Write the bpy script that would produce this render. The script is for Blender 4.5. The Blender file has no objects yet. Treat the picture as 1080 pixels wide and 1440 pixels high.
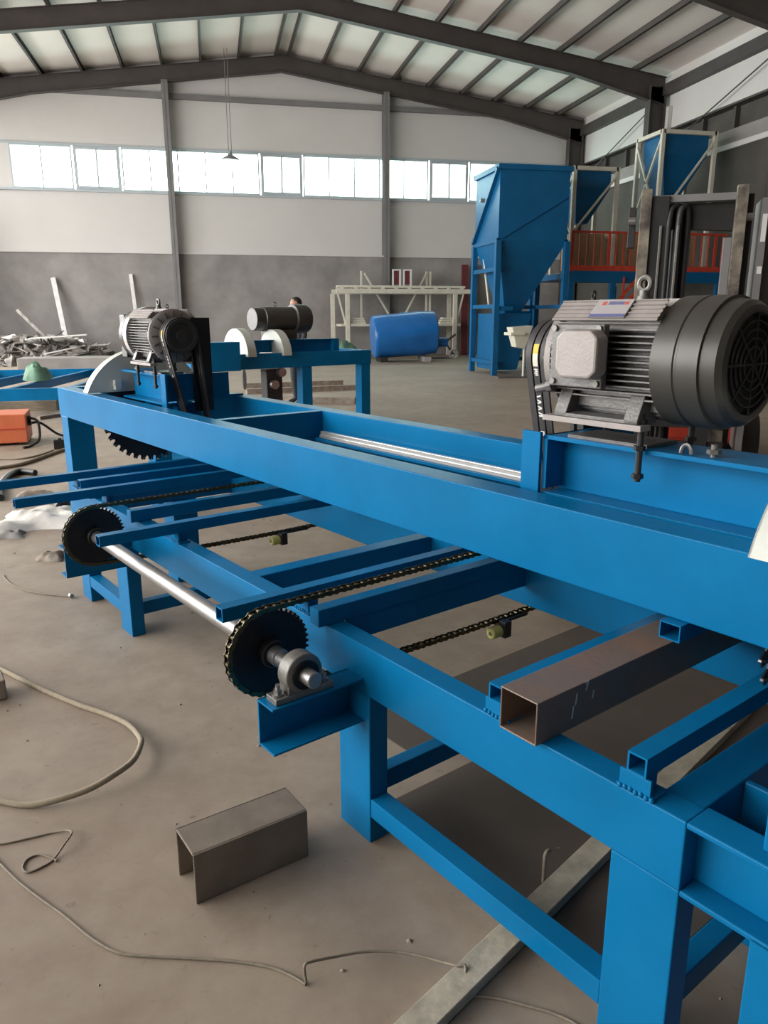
import bpy, bmesh, math, random
from mathutils import Vector, Matrix
random.seed(7)
PI = math.pi
SC = bpy.context.scene
COL = SC.collection

# ------------------------------------------------------------------ camera
F_PX = 1073.4
cam_d = bpy.data.cameras.new('camera')
cam = bpy.data.objects.new('camera', cam_d)
COL.objects.link(cam)
cam_d.sensor_fit = 'VERTICAL'
cam_d.sensor_height = 36.0
cam_d.lens = F_PX / 1440.0 * 36.0
cam_d.clip_start = 0.05
cam_d.clip_end = 500
cam.location = (0, 0, 1.5)
cam.rotation_mode = 'XYZ'
_R = (Matrix.Rotation(math.radians(-12.36), 4, 'Z') @ Matrix.Rotation(math.radians(90 - 14.4322), 4, 'X')
      @ Matrix.Rotation(math.radians(-0.0835), 4, 'Z'))
cam.rotation_euler = _R.to_euler('XYZ')
SC.camera = cam

# ------------------------------------------------------------------ world, daylight
world = bpy.data.worlds.new('overcast_sky')
SC.world = world
world.use_nodes = True
wn = world.node_tree.nodes
bg = wn['Background']
bg.inputs['Color'].default_value = (1.0, 0.985, 0.96, 1)
bg.inputs['Strength'].default_value = 10.0
SC.view_settings.view_transform = 'Standard'
SC.view_settings.look = 'None'
SC.view_settings.gamma = 1.0
SC.view_settings.use_curve_mapping = False
SC.view_settings.exposure = 0.0

def portal(name, loc, rot, sx, sy):
    l = bpy.data.lights.new(name, 'AREA')
    l.shape = 'RECTANGLE'; l.size = sx; l.size_y = sy
    l.cycles.is_portal = True
    o = bpy.data.objects.new(name, l); COL.objects.link(o)
    o.location = loc; o.rotation_euler = rot
    return o
XL, XR, YB, YF, XC = -8.7, 14.45, 30.0, -8.0, 2.87
portal('daylight_left_glazing', (XL - .05, 12.5, 3.25), (0, -PI / 2, 0), 4.4, 28.9)
portal('daylight_left_windows', (XL - .05, 11.0, 6.45), (0, -PI / 2, 0), 1.4, 37)
portal('daylight_back_windows', (3.4, YB + .2, 6.45), (-PI / 2, 0, 0), 19.5, 1.4)

# ------------------------------------------------------------------ materials
MATS = {}
def mat(name, col, rough=.5, metal=0.0, var=0.0, vscale=6.0, bump=0.0, bscale=40.0, col2=None, spec=.5, coat=0.0, stretch=None):
    m = bpy.data.materials.new(name); m.use_nodes = True
    nt = m.node_tree; N = nt.nodes; L = nt.links
    b = N['Principled BSDF']
    b.inputs['Base Color'].default_value = (*col, 1)
    b.inputs['Roughness'].default_value = rough
    b.inputs['Metallic'].default_value = metal
    b.inputs['Specular IOR Level'].default_value = spec
    b.inputs['Coat Weight'].default_value = coat
    tc = N.new('ShaderNodeTexCoord')
    src = tc.outputs['Object']
    if stretch:
        mp = N.new('ShaderNodeMapping'); mp.inputs['Scale'].default_value = stretch
        L.new(src, mp.inputs['Vector']); src = mp.outputs['Vector']
    if var or col2:
        n = N.new('ShaderNodeTexNoise'); n.inputs['Scale'].default_value = vscale
        n.inputs['Detail'].default_value = 6; n.inputs['Roughness'].default_value = .6
        L.new(src, n.inputs['Vector'])
        r = N.new('ShaderNodeValToRGB')
        r.color_ramp.elements[0].position = .32; r.color_ramp.elements[1].position = .68
        c2 = col2 or tuple(min(1, c * (1 + var)) for c in col)
        c1 = col if col2 else tuple(c * (1 - var) for c in col)
        r.color_ramp.elements[0].color = (*c1, 1); r.color_ramp.elements[1].color = (*c2, 1)
        L.new(n.outputs['Fac'], r.inputs['Fac']); L.new(r.outputs['Color'], b.inputs['Base Color'])
    if bump:
        n2 = N.new('ShaderNodeTexNoise'); n2.inputs['Scale'].default_value = bscale
        n2.inputs['Detail'].default_value = 4
        L.new(src, n2.inputs['Vector'])
        bp = N.new('ShaderNodeBump'); bp.inputs['Strength'].default_value = bump
        bp.inputs['Distance'].default_value = .01
        L.new(n2.outputs['Fac'], bp.inputs['Height']); L.new(bp.outputs['Normal'], b.inputs['Normal'])
    MATS[name] = m
    return m

mat('blue', (.003, .140, .325), .30, var=.10, vscale=3, bump=.03, bscale=60, spec=.10)
mat('hopper_blue', (.006, .100, .240), .34, var=.12, vscale=2, bump=.05, bscale=8, spec=.3)
mat('tank_blue', (.012, .13, .40), .28, var=.1, vscale=2, bump=.05, bscale=6)
mat('white_guard', (.55, .57, .52), .45, var=.05)
mat('cream', (.62, .60, .50), .5, var=.08)
mat('motor_grey', (.130, .125, .122), .42, metal=.25, var=.12, vscale=20, bump=.15, bscale=120)
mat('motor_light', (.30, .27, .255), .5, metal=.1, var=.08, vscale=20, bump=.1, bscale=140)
mat('motor_dark', (.060, .057, .052), .40, metal=.35, var=.10, vscale=8)
mat('black', (.010, .010, .011), .45, var=.2, vscale=30)
mat('rubber', (.030, .028, .029), .55, var=.15, vscale=40)
mat('sprocket', (.018, .018, .021), .42, metal=.5, var=.35, vscale=9)
mat('chain_steel', (.10, .085, .05), .28, metal=.9, var=.3, vscale=40)
mat('steel', (.36, .355, .35), .38, metal=.9, var=.12, vscale=12)
mat('cast_iron', (.17, .165, .15), .45, metal=.5, var=.2, vscale=25, bump=.2)
mat('aluminium', (.70, .70, .68), .35, metal=.7, var=.08)
mat('raw_tube', (.165, .140, .120), .5, metal=.25, col2=(.235, .145, .105), vscale=5, bump=.1, stretch=(1.5, 1, 1))
mat('mill_steel', (.205, .170, .135), .6, metal=.15, var=.2, vscale=8, bump=.1)
mat('yellow_roller', (.52, .50, .16), .55, var=.1)
mat('chalk', (.55, .52, .46), .9)
mat('rusty', (.20, .14, .10), .75, metal=.2, col2=(.34, .30, .26), vscale=9, bump=.3)
mat('forklift_black', (.022, .021, .021), .5, metal=.2, var=.3, vscale=5)
mat('forklift_worn', (.055, .045, .040), .6, metal=.3, col2=(.30, .26, .20), vscale=7, bump=.2)
mat('red', (.50, .055, .030), .45, var=.15)
mat('dark_red', (.13, .025, .03), .6, var=.2)
mat('orange', (.62, .155, .065), .45, var=.08)
mat('cardboard', (.40, .27, .15), .8, var=.1, vscale=4)
mat('wood', (.26, .21, .15), .8, var=.2, vscale=10, stretch=(1, 8, 8))
mat('rope', (.30, .25, .18), .85, var=.12, vscale=60)
mat('wire', (.22, .185, .14), .7, var=.15, vscale=60)
mat('bar_dusty', (.42, .38, .30), .75, var=.25, vscale=14, bump=.2)
mat('plastic_sheet', (.66, .63, .58), .4, var=.1, vscale=8, bump=.3, bscale=12)
mat('scrap', (.26, .24, .22), .6, metal=.3, var=.4, vscale=5)
mat('scrap_white', (.70, .68, .66), .5, var=.1)
mat('green', (.10, .20, .13), .7, var=.3, vscale=8)
mat('panel_white', (.60, .585, .565), .6, var=.03, vscale=.6)
mat('roof_panel', (.74, .68, .63), .7, var=.05, vscale=.5)
mat('frame_steel', (.060, .052, .048), .6, var=.15, vscale=2)
mat('frame_grey', (.19, .185, .185), .6, var=.1, vscale=2)  # grey lightened to put the haze over the back columns into the colour
mat('plaster', (.27, .255, .245), .9, var=.22, vscale=.8, bump=.4, bscale=6)
mat('dark_wall', (.075, .070, .062), .9, var=.25, vscale=.7, bump=.3, bscale=6)
mat('window_frame', (.42, .47, .50), .45)
mat('sheet_shaded', (.085, .068, .056), .7, var=.15, vscale=3, bump=.1, bscale=8)  # brown sheet colour, darkened to carry the bench's shade as well
mat('print_white', (.75, .72, .70), .7)
mat('print_yellow', (.72, .45, .05), .6)
mat('print_blue', (.10, .11, .25), .6)
mat('print_red', (.50, .08, .05), .6)
mat('plate_silver', (.55, .53, .55), .35, metal=.5)
mat('skin', (.42, .24, .16), .6)
mat('hair', (.015, .012, .010), .6)
mat('cloth_dark', (.030, .031, .036), .9, var=.2, vscale=8)
mat('cloth_blue', (.05, .07, .12), .9, var=.2, vscale=8)
mat('lamp_metal', (.35, .35, .36), .4, metal=.4)

def glass_mat():
    m = bpy.data.materials.new('window_glass'); m.use_nodes = True
    nt = m.node_tree; N = nt.nodes; L = nt.links
    for n in list(N):
        if n.type == 'BSDF_PRINCIPLED': N.remove(n)
    t = N.new('ShaderNodeBsdfTransparent'); t.inputs['Color'].default_value = (.80, .96, .93, 1)
    g = N.new('ShaderNodeBsdfGlossy'); g.inputs['Roughness'].default_value = .05
    mx = N.new('ShaderNodeMixShader'); mx.inputs[0].default_value = .06
    L.new(t.outputs[0], mx.inputs[1]); L.new(g.outputs[0], mx.inputs[2])
    L.new(mx.outputs[0], N['Material Output'].inputs['Surface'])
    MATS['glass'] = m
glass_mat()

def floor_mat():
    m = bpy.data.materials.new('concrete'); m.use_nodes = True
    nt = m.node_tree; N = nt.nodes; L = nt.links
    b = N['Principled BSDF']; b.inputs['Roughness'].default_value = .62
    tc = N.new('ShaderNodeTexCoord')
    def noise(s, d, r=.6):
        n = N.new('ShaderNodeTexNoise'); n.inputs['Scale'].default_value = s
        n.inputs['Detail'].default_value = d; n.inputs['Roughness'].default_value = r
        L.new(tc.outputs['Object'], n.inputs['Vector']); return n
    n1 = noise(.55, 6); n2 = noise(5, 8, .7); n3 = noise(26, 5)
    r1 = N.new('ShaderNodeValToRGB')
    r1.color_ramp.elements[0].position = .35; r1.color_ramp.elements[1].position = .66
    r1.color_ramp.elements[0].color = (.265, .208, .162, 1); r1.color_ramp.elements[1].color = (.335, .282, .222, 1)
    L.new(n1.outputs['Fac'], r1.inputs['Fac'])
    r2 = N.new('ShaderNodeValToRGB')
    r2.color_ramp.elements[0].position = .30; r2.color_ramp.elements[1].position = .62
    r2.color_ramp.elements[0].color = (.80, .76, .74, 1); r2.color_ramp.elements[1].color = (1.05, 1.05, 1.04, 1)
    L.new(n2.outputs['Fac'], r2.inputs['Fac'])
    mx = N.new('ShaderNodeMix'); mx.data_type = 'RGBA'; mx.blend_type = 'MULTIPLY'; mx.inputs['Factor'].default_value = 1
    L.new(r1.outputs['Color'], mx.inputs['A']); L.new(r2.outputs['Color'], mx.inputs['B'])
    r3 = N.new('ShaderNodeValToRGB')
    r3.color_ramp.elements[0].position = .27; r3.color_ramp.elements[1].position = .36
    r3.color_ramp.elements[0].color = (.55, .50, .46, 1); r3.color_ramp.elements[1].color = (1, 1, 1, 1)
    L.new(n3.outputs['Fac'], r3.inputs['Fac'])
    mx2 = N.new('ShaderNodeMix'); mx2.data_type = 'RGBA'; mx2.blend_type = 'MULTIPLY'; mx2.inputs['Factor'].default_value = .8
    L.new(mx.outputs['Result'], mx2.inputs['A']); L.new(r3.outputs['Color'], mx2.inputs['B'])
    L.new(mx2.outputs['Result'], b.inputs['Base Color'])
    bp = N.new('ShaderNodeBump'); bp.inputs['Strength'].default_value = .15; bp.inputs['Distance'].default_value = .01
    L.new(n2.outputs['Fac'], bp.inputs['Height']); L.new(bp.outputs['Normal'], b.inputs['Normal'])
    MATS['concrete'] = m
floor_mat()

# ------------------------------------------------------------------ mesh helpers
class MB:
    def __init__(s): s.v = []; s.f = []
    def add(s, vs, fs):
        k = len(s.v); s.v += [tuple(p) for p in vs]; s.f += [tuple(i + k for i in f) for f in fs]; return s
    def box(s, x0, x1, y0, y1, z0, z1):
        vs = [(x, y, z) for z in (z0, z1) for y in (y0, y1) for x in (x0, x1)]
        return s.add(vs, [(0, 2, 3, 1), (4, 5, 7, 6), (0, 1, 5, 4), (2, 6, 7, 3), (0, 4, 6, 2), (1, 3, 7, 5)])
    def bar(s, p, q, w, h, up=(0, 0, 1)):
        p = Vector(p); q = Vector(q); d = (q - p).normalized(); up = Vector(up)
        if abs(d.dot(up)) > .99: up = Vector((0, 1, 0))
        a = d.cross(up).normalized() * (w / 2); b = a.cross(d).normalized() * (h / 2)
        vs = [c + i * a + j * b for c in (p, q) for (i, j) in ((-1, -1), (1, -1), (1, 1), (-1, 1))]
        return s.add(vs, [(0, 1, 2, 3), (4, 7, 6, 5), (0, 4, 5, 1), (1, 5, 6, 2), (2, 6, 7, 3), (3, 7, 4, 0)])
    def cyl(s, p, q, r, n=16, r2=None, caps=True):
        p = Vector(p); q = Vector(q); d = (q - p).normalized(); r2 = r if r2 is None else r2
        a = d.cross(Vector((0, 0, 1)))
        if a.length < 1e-4: a = Vector((1, 0, 0))
        a.normalize(); b = d.cross(a)
        vs = [p + r * (math.cos(t) * a + math.sin(t) * b) for t in [2 * PI * i / n for i in range(n)]]
        vs += [q + r2 * (math.cos(t) * a + math.sin(t) * b) for t in [2 * PI * i / n for i in range(n)]]
        fs = [(i, (i + 1) % n, n + (i + 1) % n, n + i) for i in range(n)]
        if caps: fs += [tuple(range(n - 1, -1, -1)), tuple(range(n, 2 * n))]
        return s.add(vs, fs)
    def lathe(s, c, axis, prof, n=32, closed=True):
        """prof: list of (distance along axis, radius)"""
        c = Vector(c); d = Vector(axis).normalized()
        a = d.cross(Vector((0, 0, 1)))
        if a.length < 1e-4: a = Vector((1, 0, 0))
        a.normalize(); b = d.cross(a)
        vs = []
        for (h, r) in prof:
            for i in range(n):
                t = 2 * PI * i / n
                vs.append(c + h * d + r * (math.cos(t) * a + math.sin(t) * b))
        fs = []
        for k in range(len(prof) - 1):
            for i in range(n):
                j = (i + 1) % n
                fs.append((k * n + i, k * n + j, (k + 1) * n + j, (k + 1) * n + i))
        if closed:
            fs.append(tuple(range(n - 1, -1, -1))); fs.append(tuple(range((len(prof) - 1) * n, len(prof) * n)))
        return s.add(vs, fs)
    def tube(s, pts, r, n=8, closed=False):
        P = [Vector(p) for p in pts]; m = len(P); vs = []
        prev = None
        for i in range(m):
            if closed: d = P[(i + 1) % m] - P[(i - 1) % m]
            else: d = P[min(i + 1, m - 1)] - P[max(i - 1, 0)]
            if d.length < 1e-9: d = Vector((1, 0, 0))
            d.normalize()
            a = d.cross(Vector((0, 0, 1))) if prev is None else prev - d * prev.dot(d)
            if a.length < 1e-4: a = d.cross(Vector((0, 1, 0)))
            a.normalize(); prev = a; b = d.cross(a)
            vs += [P[i] + r * (math.cos(2 * PI * k / n) * a + math.sin(2 * PI * k / n) * b) for k in range(n)]
        fs = []
        for i in range(m if closed else m - 1):
            i2 = (i + 1) % m
            for k in range(n):
                fs.append((i * n + k, i * n + (k + 1) % n, i2 * n + (k + 1) % n, i2 * n + k))
        if not closed: fs += [tuple(range(n - 1, -1, -1)), tuple(range((m - 1) * n, m * n))]
        return s.add(vs, fs)
    def prism(s, poly, off):
        """poly: 3-D points of one face, off: extrusion vector"""
        n = len(poly); off = Vector(off)
        vs = [Vector(p) for p in poly] + [Vector(p) + off for p in poly]
        fs = [tuple(range(n)), tuple(range(2 * n - 1, n - 1, -1))] + [(i, n + i, n + (i + 1) % n, (i + 1) % n) for i in range(n)]
        return s.add(vs, fs)
    def sq_tube(s, axis, a0, a1, b0, b1, c0, c1, t):
        """hollow square tube along axis 0/1 (x or y), walls t"""
        def pt(a, b, c): return (a, b, c) if axis == 0 else (b, a, c)
        o = [(b0, c0), (b1, c0), (b1, c1), (b0, c1)]
        i = [(b0 + t, c0 + t), (b1 - t, c0 + t), (b1 - t, c1 - t), (b0 + t, c1 - t)]
        vs = [pt(a, *q) for a in (a0, a1) for q in o] + [pt(a, *q) for a in (a0, a1) for q in i]
        fs = []
        for k in range(4):
            j = (k + 1) % 4
            fs += [(k, j, 4 + j, 4 + k), (8 + k, 12 + k, 12 + j, 8 + j), (k, 8 + k, 8 + j, j), (4 + k, 4 + j, 12 + j, 12 + k)]
        return s.add(vs, fs)
    def xf(s, fn): s.v = [tuple(fn(*p)) for p in s.v]; return s
    def mesh(s, name, org=(0, 0, 0), smooth=None):
        me = bpy.data.meshes.new(name)
        o = Vector(org)
        me.from_pydata([Vector(p) - o for p in s.v], [], s.f)
        bm = bmesh.new(); bm.from_mesh(me)
        bmesh.ops.recalc_face_normals(bm, faces=bm.faces)
        bm.to_mesh(me); bm.free()
        if smooth is not None:
            me.polygons.foreach_set('use_smooth', [True] * len(me.polygons))
            try: me.set_sharp_from_angle(angle=math.radians(smooth))
            except Exception: pass
        me.update()
        return me

def link(name, me, m, parent=None, bevel=0.0):
    o = bpy.data.objects.new(name, me); COL.objects.link(o)
    if m:
        if not me.materials: me.materials.append(MATS[m])
    if parent is not None: o.parent = parent
    if bevel:
        b = o.modifiers.new('bevel', 'BEVEL'); b.width = bevel; b.segments = 2; b.limit_method = 'ANGLE'
        b.angle_limit = math.radians(40)
    return o
def obj(name, mb, m, parent=None, org=(0, 0, 0), smooth=None, bevel=0.0, label=None):
    o = link(name, mb.mesh(name, org, smooth), m, parent, bevel)
    if label: o['label'] = label
    return o
def tag(o, label, cat, group=None, kind=None):
    o['label'] = label; o['category'] = cat
    if group: o['group'] = group
    if kind: o['kind'] = kind
    return o
def struct(o): o['kind'] = 'structure'; return o
def thing(name, label, cat, loc=(0, 0, 0), rz=0.0, group=None):
    o = bpy.data.objects.new(name, None); COL.objects.link(o)
    o.location = loc; o.rotation_euler = (0, 0, rz); o.empty_display_size = .2
    return tag(o, label, cat, group)
def single(name, mb, m, label, cat, loc, rz=0.0, group=None, smooth=None, bevel=0.0):
    """one-mesh thing; its mesh coordinates are relative to loc"""
    o = obj(name, mb, m, None, (0, 0, 0), smooth, bevel)
    o.location = loc; o.rotation_euler = (0, 0, rz)
    return tag(o, label, cat, group)
def smooth_path(pts, k=6):
    """Catmull-Rom through pts"""
    P = [Vector(p) for p in pts]; out = []
    for i in range(len(P) - 1):
        p0 = P[max(i - 1, 0)]; p1 = P[i]; p2 = P[i + 1]; p3 = P[min(i + 2, len(P) - 1)]
        for j in range(k):
            t = j / k
            out.append(.5 * ((2 * p1) + (p2 - p0) * t + (2 * p0 - 5 * p1 + 4 * p2 - p3) * t * t + (3 * p1 - p0 - 3 * p2 + p3) * t ** 3))
    out.append(P[-1]); return out

# machine frame: local x = v (to the right and back), local y = u (away to the left)
MROT = math.radians(38.2244 - 12.36)
def mworld(v, u, z=0.0):
    c, s = math.cos(MROT), math.sin(MROT)
    return (c * v - s * u, s * v + c * u, z)

# ================================================================== SETTING
# ---- floor
f = MB(); f.box(-14, 20, -10, 34, -.2, 0)
struct(obj('floor', f, 'concrete'))

# ---- roof: sheets, rafters, purlins
SL = .135
def roof_z(x): return 10.23 - SL * abs(x - XC)
def slab(x0, x1, y0, y1, dz0, dz1):
    m = MB()
    vs = []
    for y in (y0, y1):
        for (x, dz) in ((x0, dz0), (x1, dz0), (x1, dz1), (x0, dz1)): vs.append((x, y, roof_z(x) + dz))
    return m.add(vs, [(0, 1, 2, 3), (7, 6, 5, 4), (0, 4, 5, 1), (1, 5, 6, 2), (2, 6, 7, 3), (3, 7, 4, 0)])
ce = MB(); ce.add(slab(XL - .5, XC, YF, YB + .6, .17, .25).v, slab(0, 1, 0, 1, 0, 1).f); ce.add(slab(XC, XR + .5, YF, YB + .6, .17, .25).v, slab(0, 1, 0, 1, 0, 1).f)
ceiling = struct(obj('ceiling', ce, 'roof_panel'))
xs = [XC - .22, XC + .22]
k = 1
while XC + .16 + 1.28 * k < XR: xs.append(XC + .16 + 1.28 * k); k += 1
k = 1
while XC - .22 - 1.28 * k > XL: xs.append(XC - .22 - 1.28 * k); k += 1
for x in xs:
    p = MB(); z = roof_z(x)
    # C-section purlin: web and two lips
    p.box(x - .006, x + .006, YF, YB + .3, z, z + .165)
    p.box(x - .006, x + .065, YF, YB + .3, z, z + .012)
    p.box(x - .006, x + .065, YF, YB + .3, z + .153, z + .165)
    obj('purlin', p, 'frame_steel', ceiling)
for y in (YB - .35, 24, 18, 12, 6, 0, -6):
    for sgn in (-1, 1):
        xe = XR - .15 if sgn > 0 else XL + .15
        r = MB()
        def sec(x, d0, d1, w):
            z = roof_z(x); return [(x, y - w, z - d1), (x, y + w, z - d1), (x, y + w, z - d0), (x, y - w, z - d0)]
        xm = XC + (xe - XC) * .72
        for (d0, d1, w, e0, e1) in ((0, .012, .11, 0, .012), (.012, .50, .006, .012, .78), (.50, .515, .11, .78, .795)):
            # tapers deeper towards the knee
            q = sec(XC, d0, d1, w) + sec(xm, d0, d1, w) + sec(xe, e0, e1, w)
            for a in (0, 4):
                r.add(q[a:a + 8], [(0, 1, 2, 3), (4, 7, 6, 5), (0, 4, 5, 1), (1, 5, 6, 2), (2, 6, 7, 3), (3, 7, 4, 0)])
        obj('rafter', r, 'frame_steel', ceiling)

# ---- back wall: plastered base, metal panels, columns, window band
DADO, SILL, HEAD = 3.66, 5.74, 7.14
WX0, WX1 = -6.35, 13.1
w = MB()
w.box(XL, XR, YB, YB + .25, DADO, SILL)
w.box(XL, WX0, YB, YB + .25, SILL, HEAD); w.box(WX1, XR, YB, YB + .25, SILL, HEAD); w.box(XR, XR + .8, YB, YB + .25, 5.0, 8.0)
w.prism([(XL, YB, HEAD), (XR, YB, HEAD), (XR, YB, roof_z(XR) + .17), (XC, YB, roof_z(XC) + .17), (XL, YB, roof_z(XL) + .17)], (0, .25, 0))
wb = struct(obj('wall_back', w, 'panel_white'))
d = MB(); d.box(XL, XR, YB - .06, YB + .25, 0, DADO); obj('plaster_base', d, 'plaster', wb, label='rough grey plastered lower wall')
d = MB(); d.box(XL, XR, YB - .12, YB - .0, DADO, DADO + .05); d.box(XL, XR, YB - .015, YB, DADO + .05, DADO + .28); obj('flashing', d, 'panel_white', wb)
d = MB(); d.box(XL, XR, YB - .10, YB, SILL - .07, SILL); obj('window_sill', d, 'window_frame', wb)
d = MB(); d.box(XL, XR, YB - .16, YB, 8.74, 8.90); obj('girt', d, 'frame_grey', wb)
d = MB(); d.box(XL, XR, YB - .06, YB, HEAD, HEAD + .06); obj('girt', d, 'window_frame', wb)
def hcol(x, y, w_, dpt, z1, web_x=True):
    m = MB()
    if web_x:
        m.box(x - w_ / 2, x + w_ / 2, y - .006, y + .006, 0, z1)
        m.box(x - w_ / 2, x - w_ / 2 + .014, y - dpt / 2, y + dpt / 2, 0, z1); m.box(x + w_ / 2 - .014, x + w_ / 2, y - dpt / 2, y + dpt / 2, 0, z1)
    else:
        m.box(x - .006, x + .006, y - dpt / 2, y + dpt / 2, 0, z1)
        m.box(x - w_ / 2, x + w_ / 2, y - dpt / 2, y - dpt / 2 + .014, 0, z1); m.box(x - w_ / 2, x + w_ / 2, y + dpt / 2 - .014, y + dpt / 2, 0, z1)
    return m
for x in (-1.12, 6.60):
    obj('column', hcol(x, YB - .28, .22, .36, roof_z(x) - .45, False), 'frame_grey', wb)

# windows: fixed runs and sliding pairs
edges = [(-6.35, -4.37, 2), (-4.31, -2.80, 0), (-2.74, 1.99, 5), (2.04, 3.54, 0), (3.58, 8.30, 5), (8.36, 9.88, 0), (9.93, 13.1, 3)]
for i, (x0, x1, n) in enumerate(edges):
    fr = MB(); fw = .05; slide = (n == 0); nn = 2 if slide else n
    yy0, yy1 = (YB - .02, YB + .06)
    fr.box(x0, x1, yy0, yy1, SILL, SILL + fw); fr.box(x0, x1, yy0, yy1, HEAD - fw, HEAD)
    fr.box(x0, x0 + fw, yy0, yy1, SILL + fw, HEAD - fw); fr.box(x1 - fw, x1, yy0, yy1, SILL + fw, HEAD - fw)
    if slide:
        for (a, b) in ((x0 + fw, (x0 + x1) / 2 + .03), ((x0 + x1) / 2 - .03, x1 - fw)):
            yo = YB - .045 if a == x0 + fw else YB - .02
            fr.box(a, b, yo, yo + .03, SILL + fw, SILL + fw + .07); fr.box(a, b, yo, yo + .03, HEAD - fw - .06, HEAD - fw)
            fr.box(a, a + .055, yo, yo + .03, SILL + fw + .07, HEAD - fw - .06); fr.box(b - .055, b, yo, yo + .03, SILL + fw + .07, HEAD - fw - .06)
    step = (x1 - x0) / nn
    for j in range(1, nn):
        if not slide: fr.box(x0 + step * j - .022, x0 + step * j + .022, yy0, yy1, SILL + fw, HEAD - fw)
    wo = struct(obj('window_%d' % (i + 1), fr, 'window_frame'))
    for j in range(nn):
        g = MB(); g.box(x0 + step * j + .03, x0 + step * (j + 1) - .03, YB + .015, YB + .022, SILL + .03, HEAD - .03)
        obj('pane', g, 'glass', wo)

# ---- right wall
w = MB()
w.box(XR, XR + .2, YF, YB, 7.20, roof_z(XR) + .2)
wr = struct(obj('wall_right', w, 'panel_white'))
d = MB(); d.box(XR + .45, XR + .6, YF, YB, 6.5, 7.3); d.box(XR + .15, XR + .6, YF, YB, 7.2, 7.3); obj('recess_band', d, 'dark_wall', wr)
d = MB(); d.box(XR + .02, XR + .6, YF, YB, 6.12, 6.52); obj('concrete_band', d, 'plaster', wr)
d = MB(); d.box(XR - .10, XR + .3, YF, YB, 5.98, 6.12); obj('ledge', d, 'panel_white', wr)
d = MB(); d.box(XR, XR + .25, YF, YB, 0, 5.98); obj('plaster_base', d, 'dark_wall', wr, label='dark grey plastered lower wall')
for y in (YB - .35, 24, 18, 12, 6, 0):
    obj('column', hcol(XR - .42, y, .56, .30, roof_z(XR - .4) - .3), 'frame_steel', wr)
    if y < 25:
        d = MB(); d.box(XR - .14, XR - .01, y - .30, y + .02, 6.6, roof_z(XR) - .85); obj('downpipe', d, 'panel_white', wr)
d = MB(); d.box(XR - .22, XR, YF, YB, roof_z(XR) - .50, roof_z(XR) - .18); obj('eave_beam', d, 'frame_steel', wr)
for (ya, yb) in ((29.4, 24.2), (23.8, 18.2)):
    d = MB(); d.tube([(XR - .2, ya, 6.5), (XR - .2, yb, 8.1)], .02, 6); obj('brace_rod', d, 'frame_steel', wr)
for y in (28.5, 27, 25.5, 22.5, 21, 19.5, 16.5):
    d = MB(); d.box(XR + .30, XR + .45, y - .05, y + .05, 6.52, 7.2); obj('stud', d, 'frame_steel', wr)

# ---- left wall with its open bay and window band, closed front wall
w = MB()
w.box(XL - .2, XL, YF, -2, 0, 5.74); w.box(XL - .2, XL, 27, YB, 0, 5.74); w.box(XL - .2, XL, -2, 27, 0, 1.0); w.box(XL - .2, XL, -2, 27, 5.5, 5.74)
w.box(XL - .2, XL, YF, -7.6, 5.74, 7.15); w.box(XL - .2, XL, 29.6, YB, 5.74, 7.15)
w.box(XL - .2, XL, YF, YB, 7.15, roof_z(XL) + .2)
wl = struct(obj('wall_left', w, 'panel_white'))
for y in (YB - .35, 24, 18, 12, 6, 0):
    obj('column', hcol(XL + .35, y, .50, .30, roof_z(XL + .4) - .3), 'frame_steel', wl)
w = MB()
w.box(XL, XR, YF - .2, YF, 0, 5.5)
w.prism([(XL, YF, 5.5), (XR, YF, 5.5), (XR, YF, roof_z(XR) + .17), (XC, YF, roof_z(XC) + .17), (XL, YF, roof_z(XL) + .17)], (0, -.2, 0))
struct(obj('wall_front', w, 'dark_wall'))

# ================================================================== MACHINE 1
MO = (1.8, 2.6, 0)
mach = thing('cutting_machine', 'long blue double-beam steel cutting bench with chain conveyor rails, filling the foreground', 'machine', mworld(1.8, 2.6), MROT)
def mp(name, mb, m='blue', bevel=.003, smooth=None, parent=None, label=None):
    return obj(name, mb, m, parent or mach, MO, smooth, bevel, label)
ZT, ZB = 1.013, .815
def B(*a): return MB().box(*a)
mp('upper_beam', B(1.559, 1.655, -.02, 5.72, ZB, ZT))
mp('upper_beam', B(2.250, 2.345, -.02, 5.72, ZB, ZT))
for (a, b) in ((-.02, .08), (5.62, 5.72)): mp('end_beam', B(1.655, 2.250, a, b, ZB, ZT))
mp('cross_member', B(1.655, 2.250, 3.385, 3.44, .85, ZT - .002))
for (v0, v1) in ((1.56, 1.735), (2.17, 2.345)):
    for (a, b) in ((-.02, .13), (5.55, 5.70)): mp('post', B(v0, v1, a, b, 0, ZB))
# guide rail inside the rear beam
mp('rail_ledge', B(2.185, 2.250, .9, 3.36, .862, .880))
g = MB(); g.box(2.192, 2.232, .92, 3.33, .880, .898); g.box(2.200, 2.224, .92, 3.33, .898, .915)
mp('linear_rail', g, 'aluminium', .002)
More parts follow.
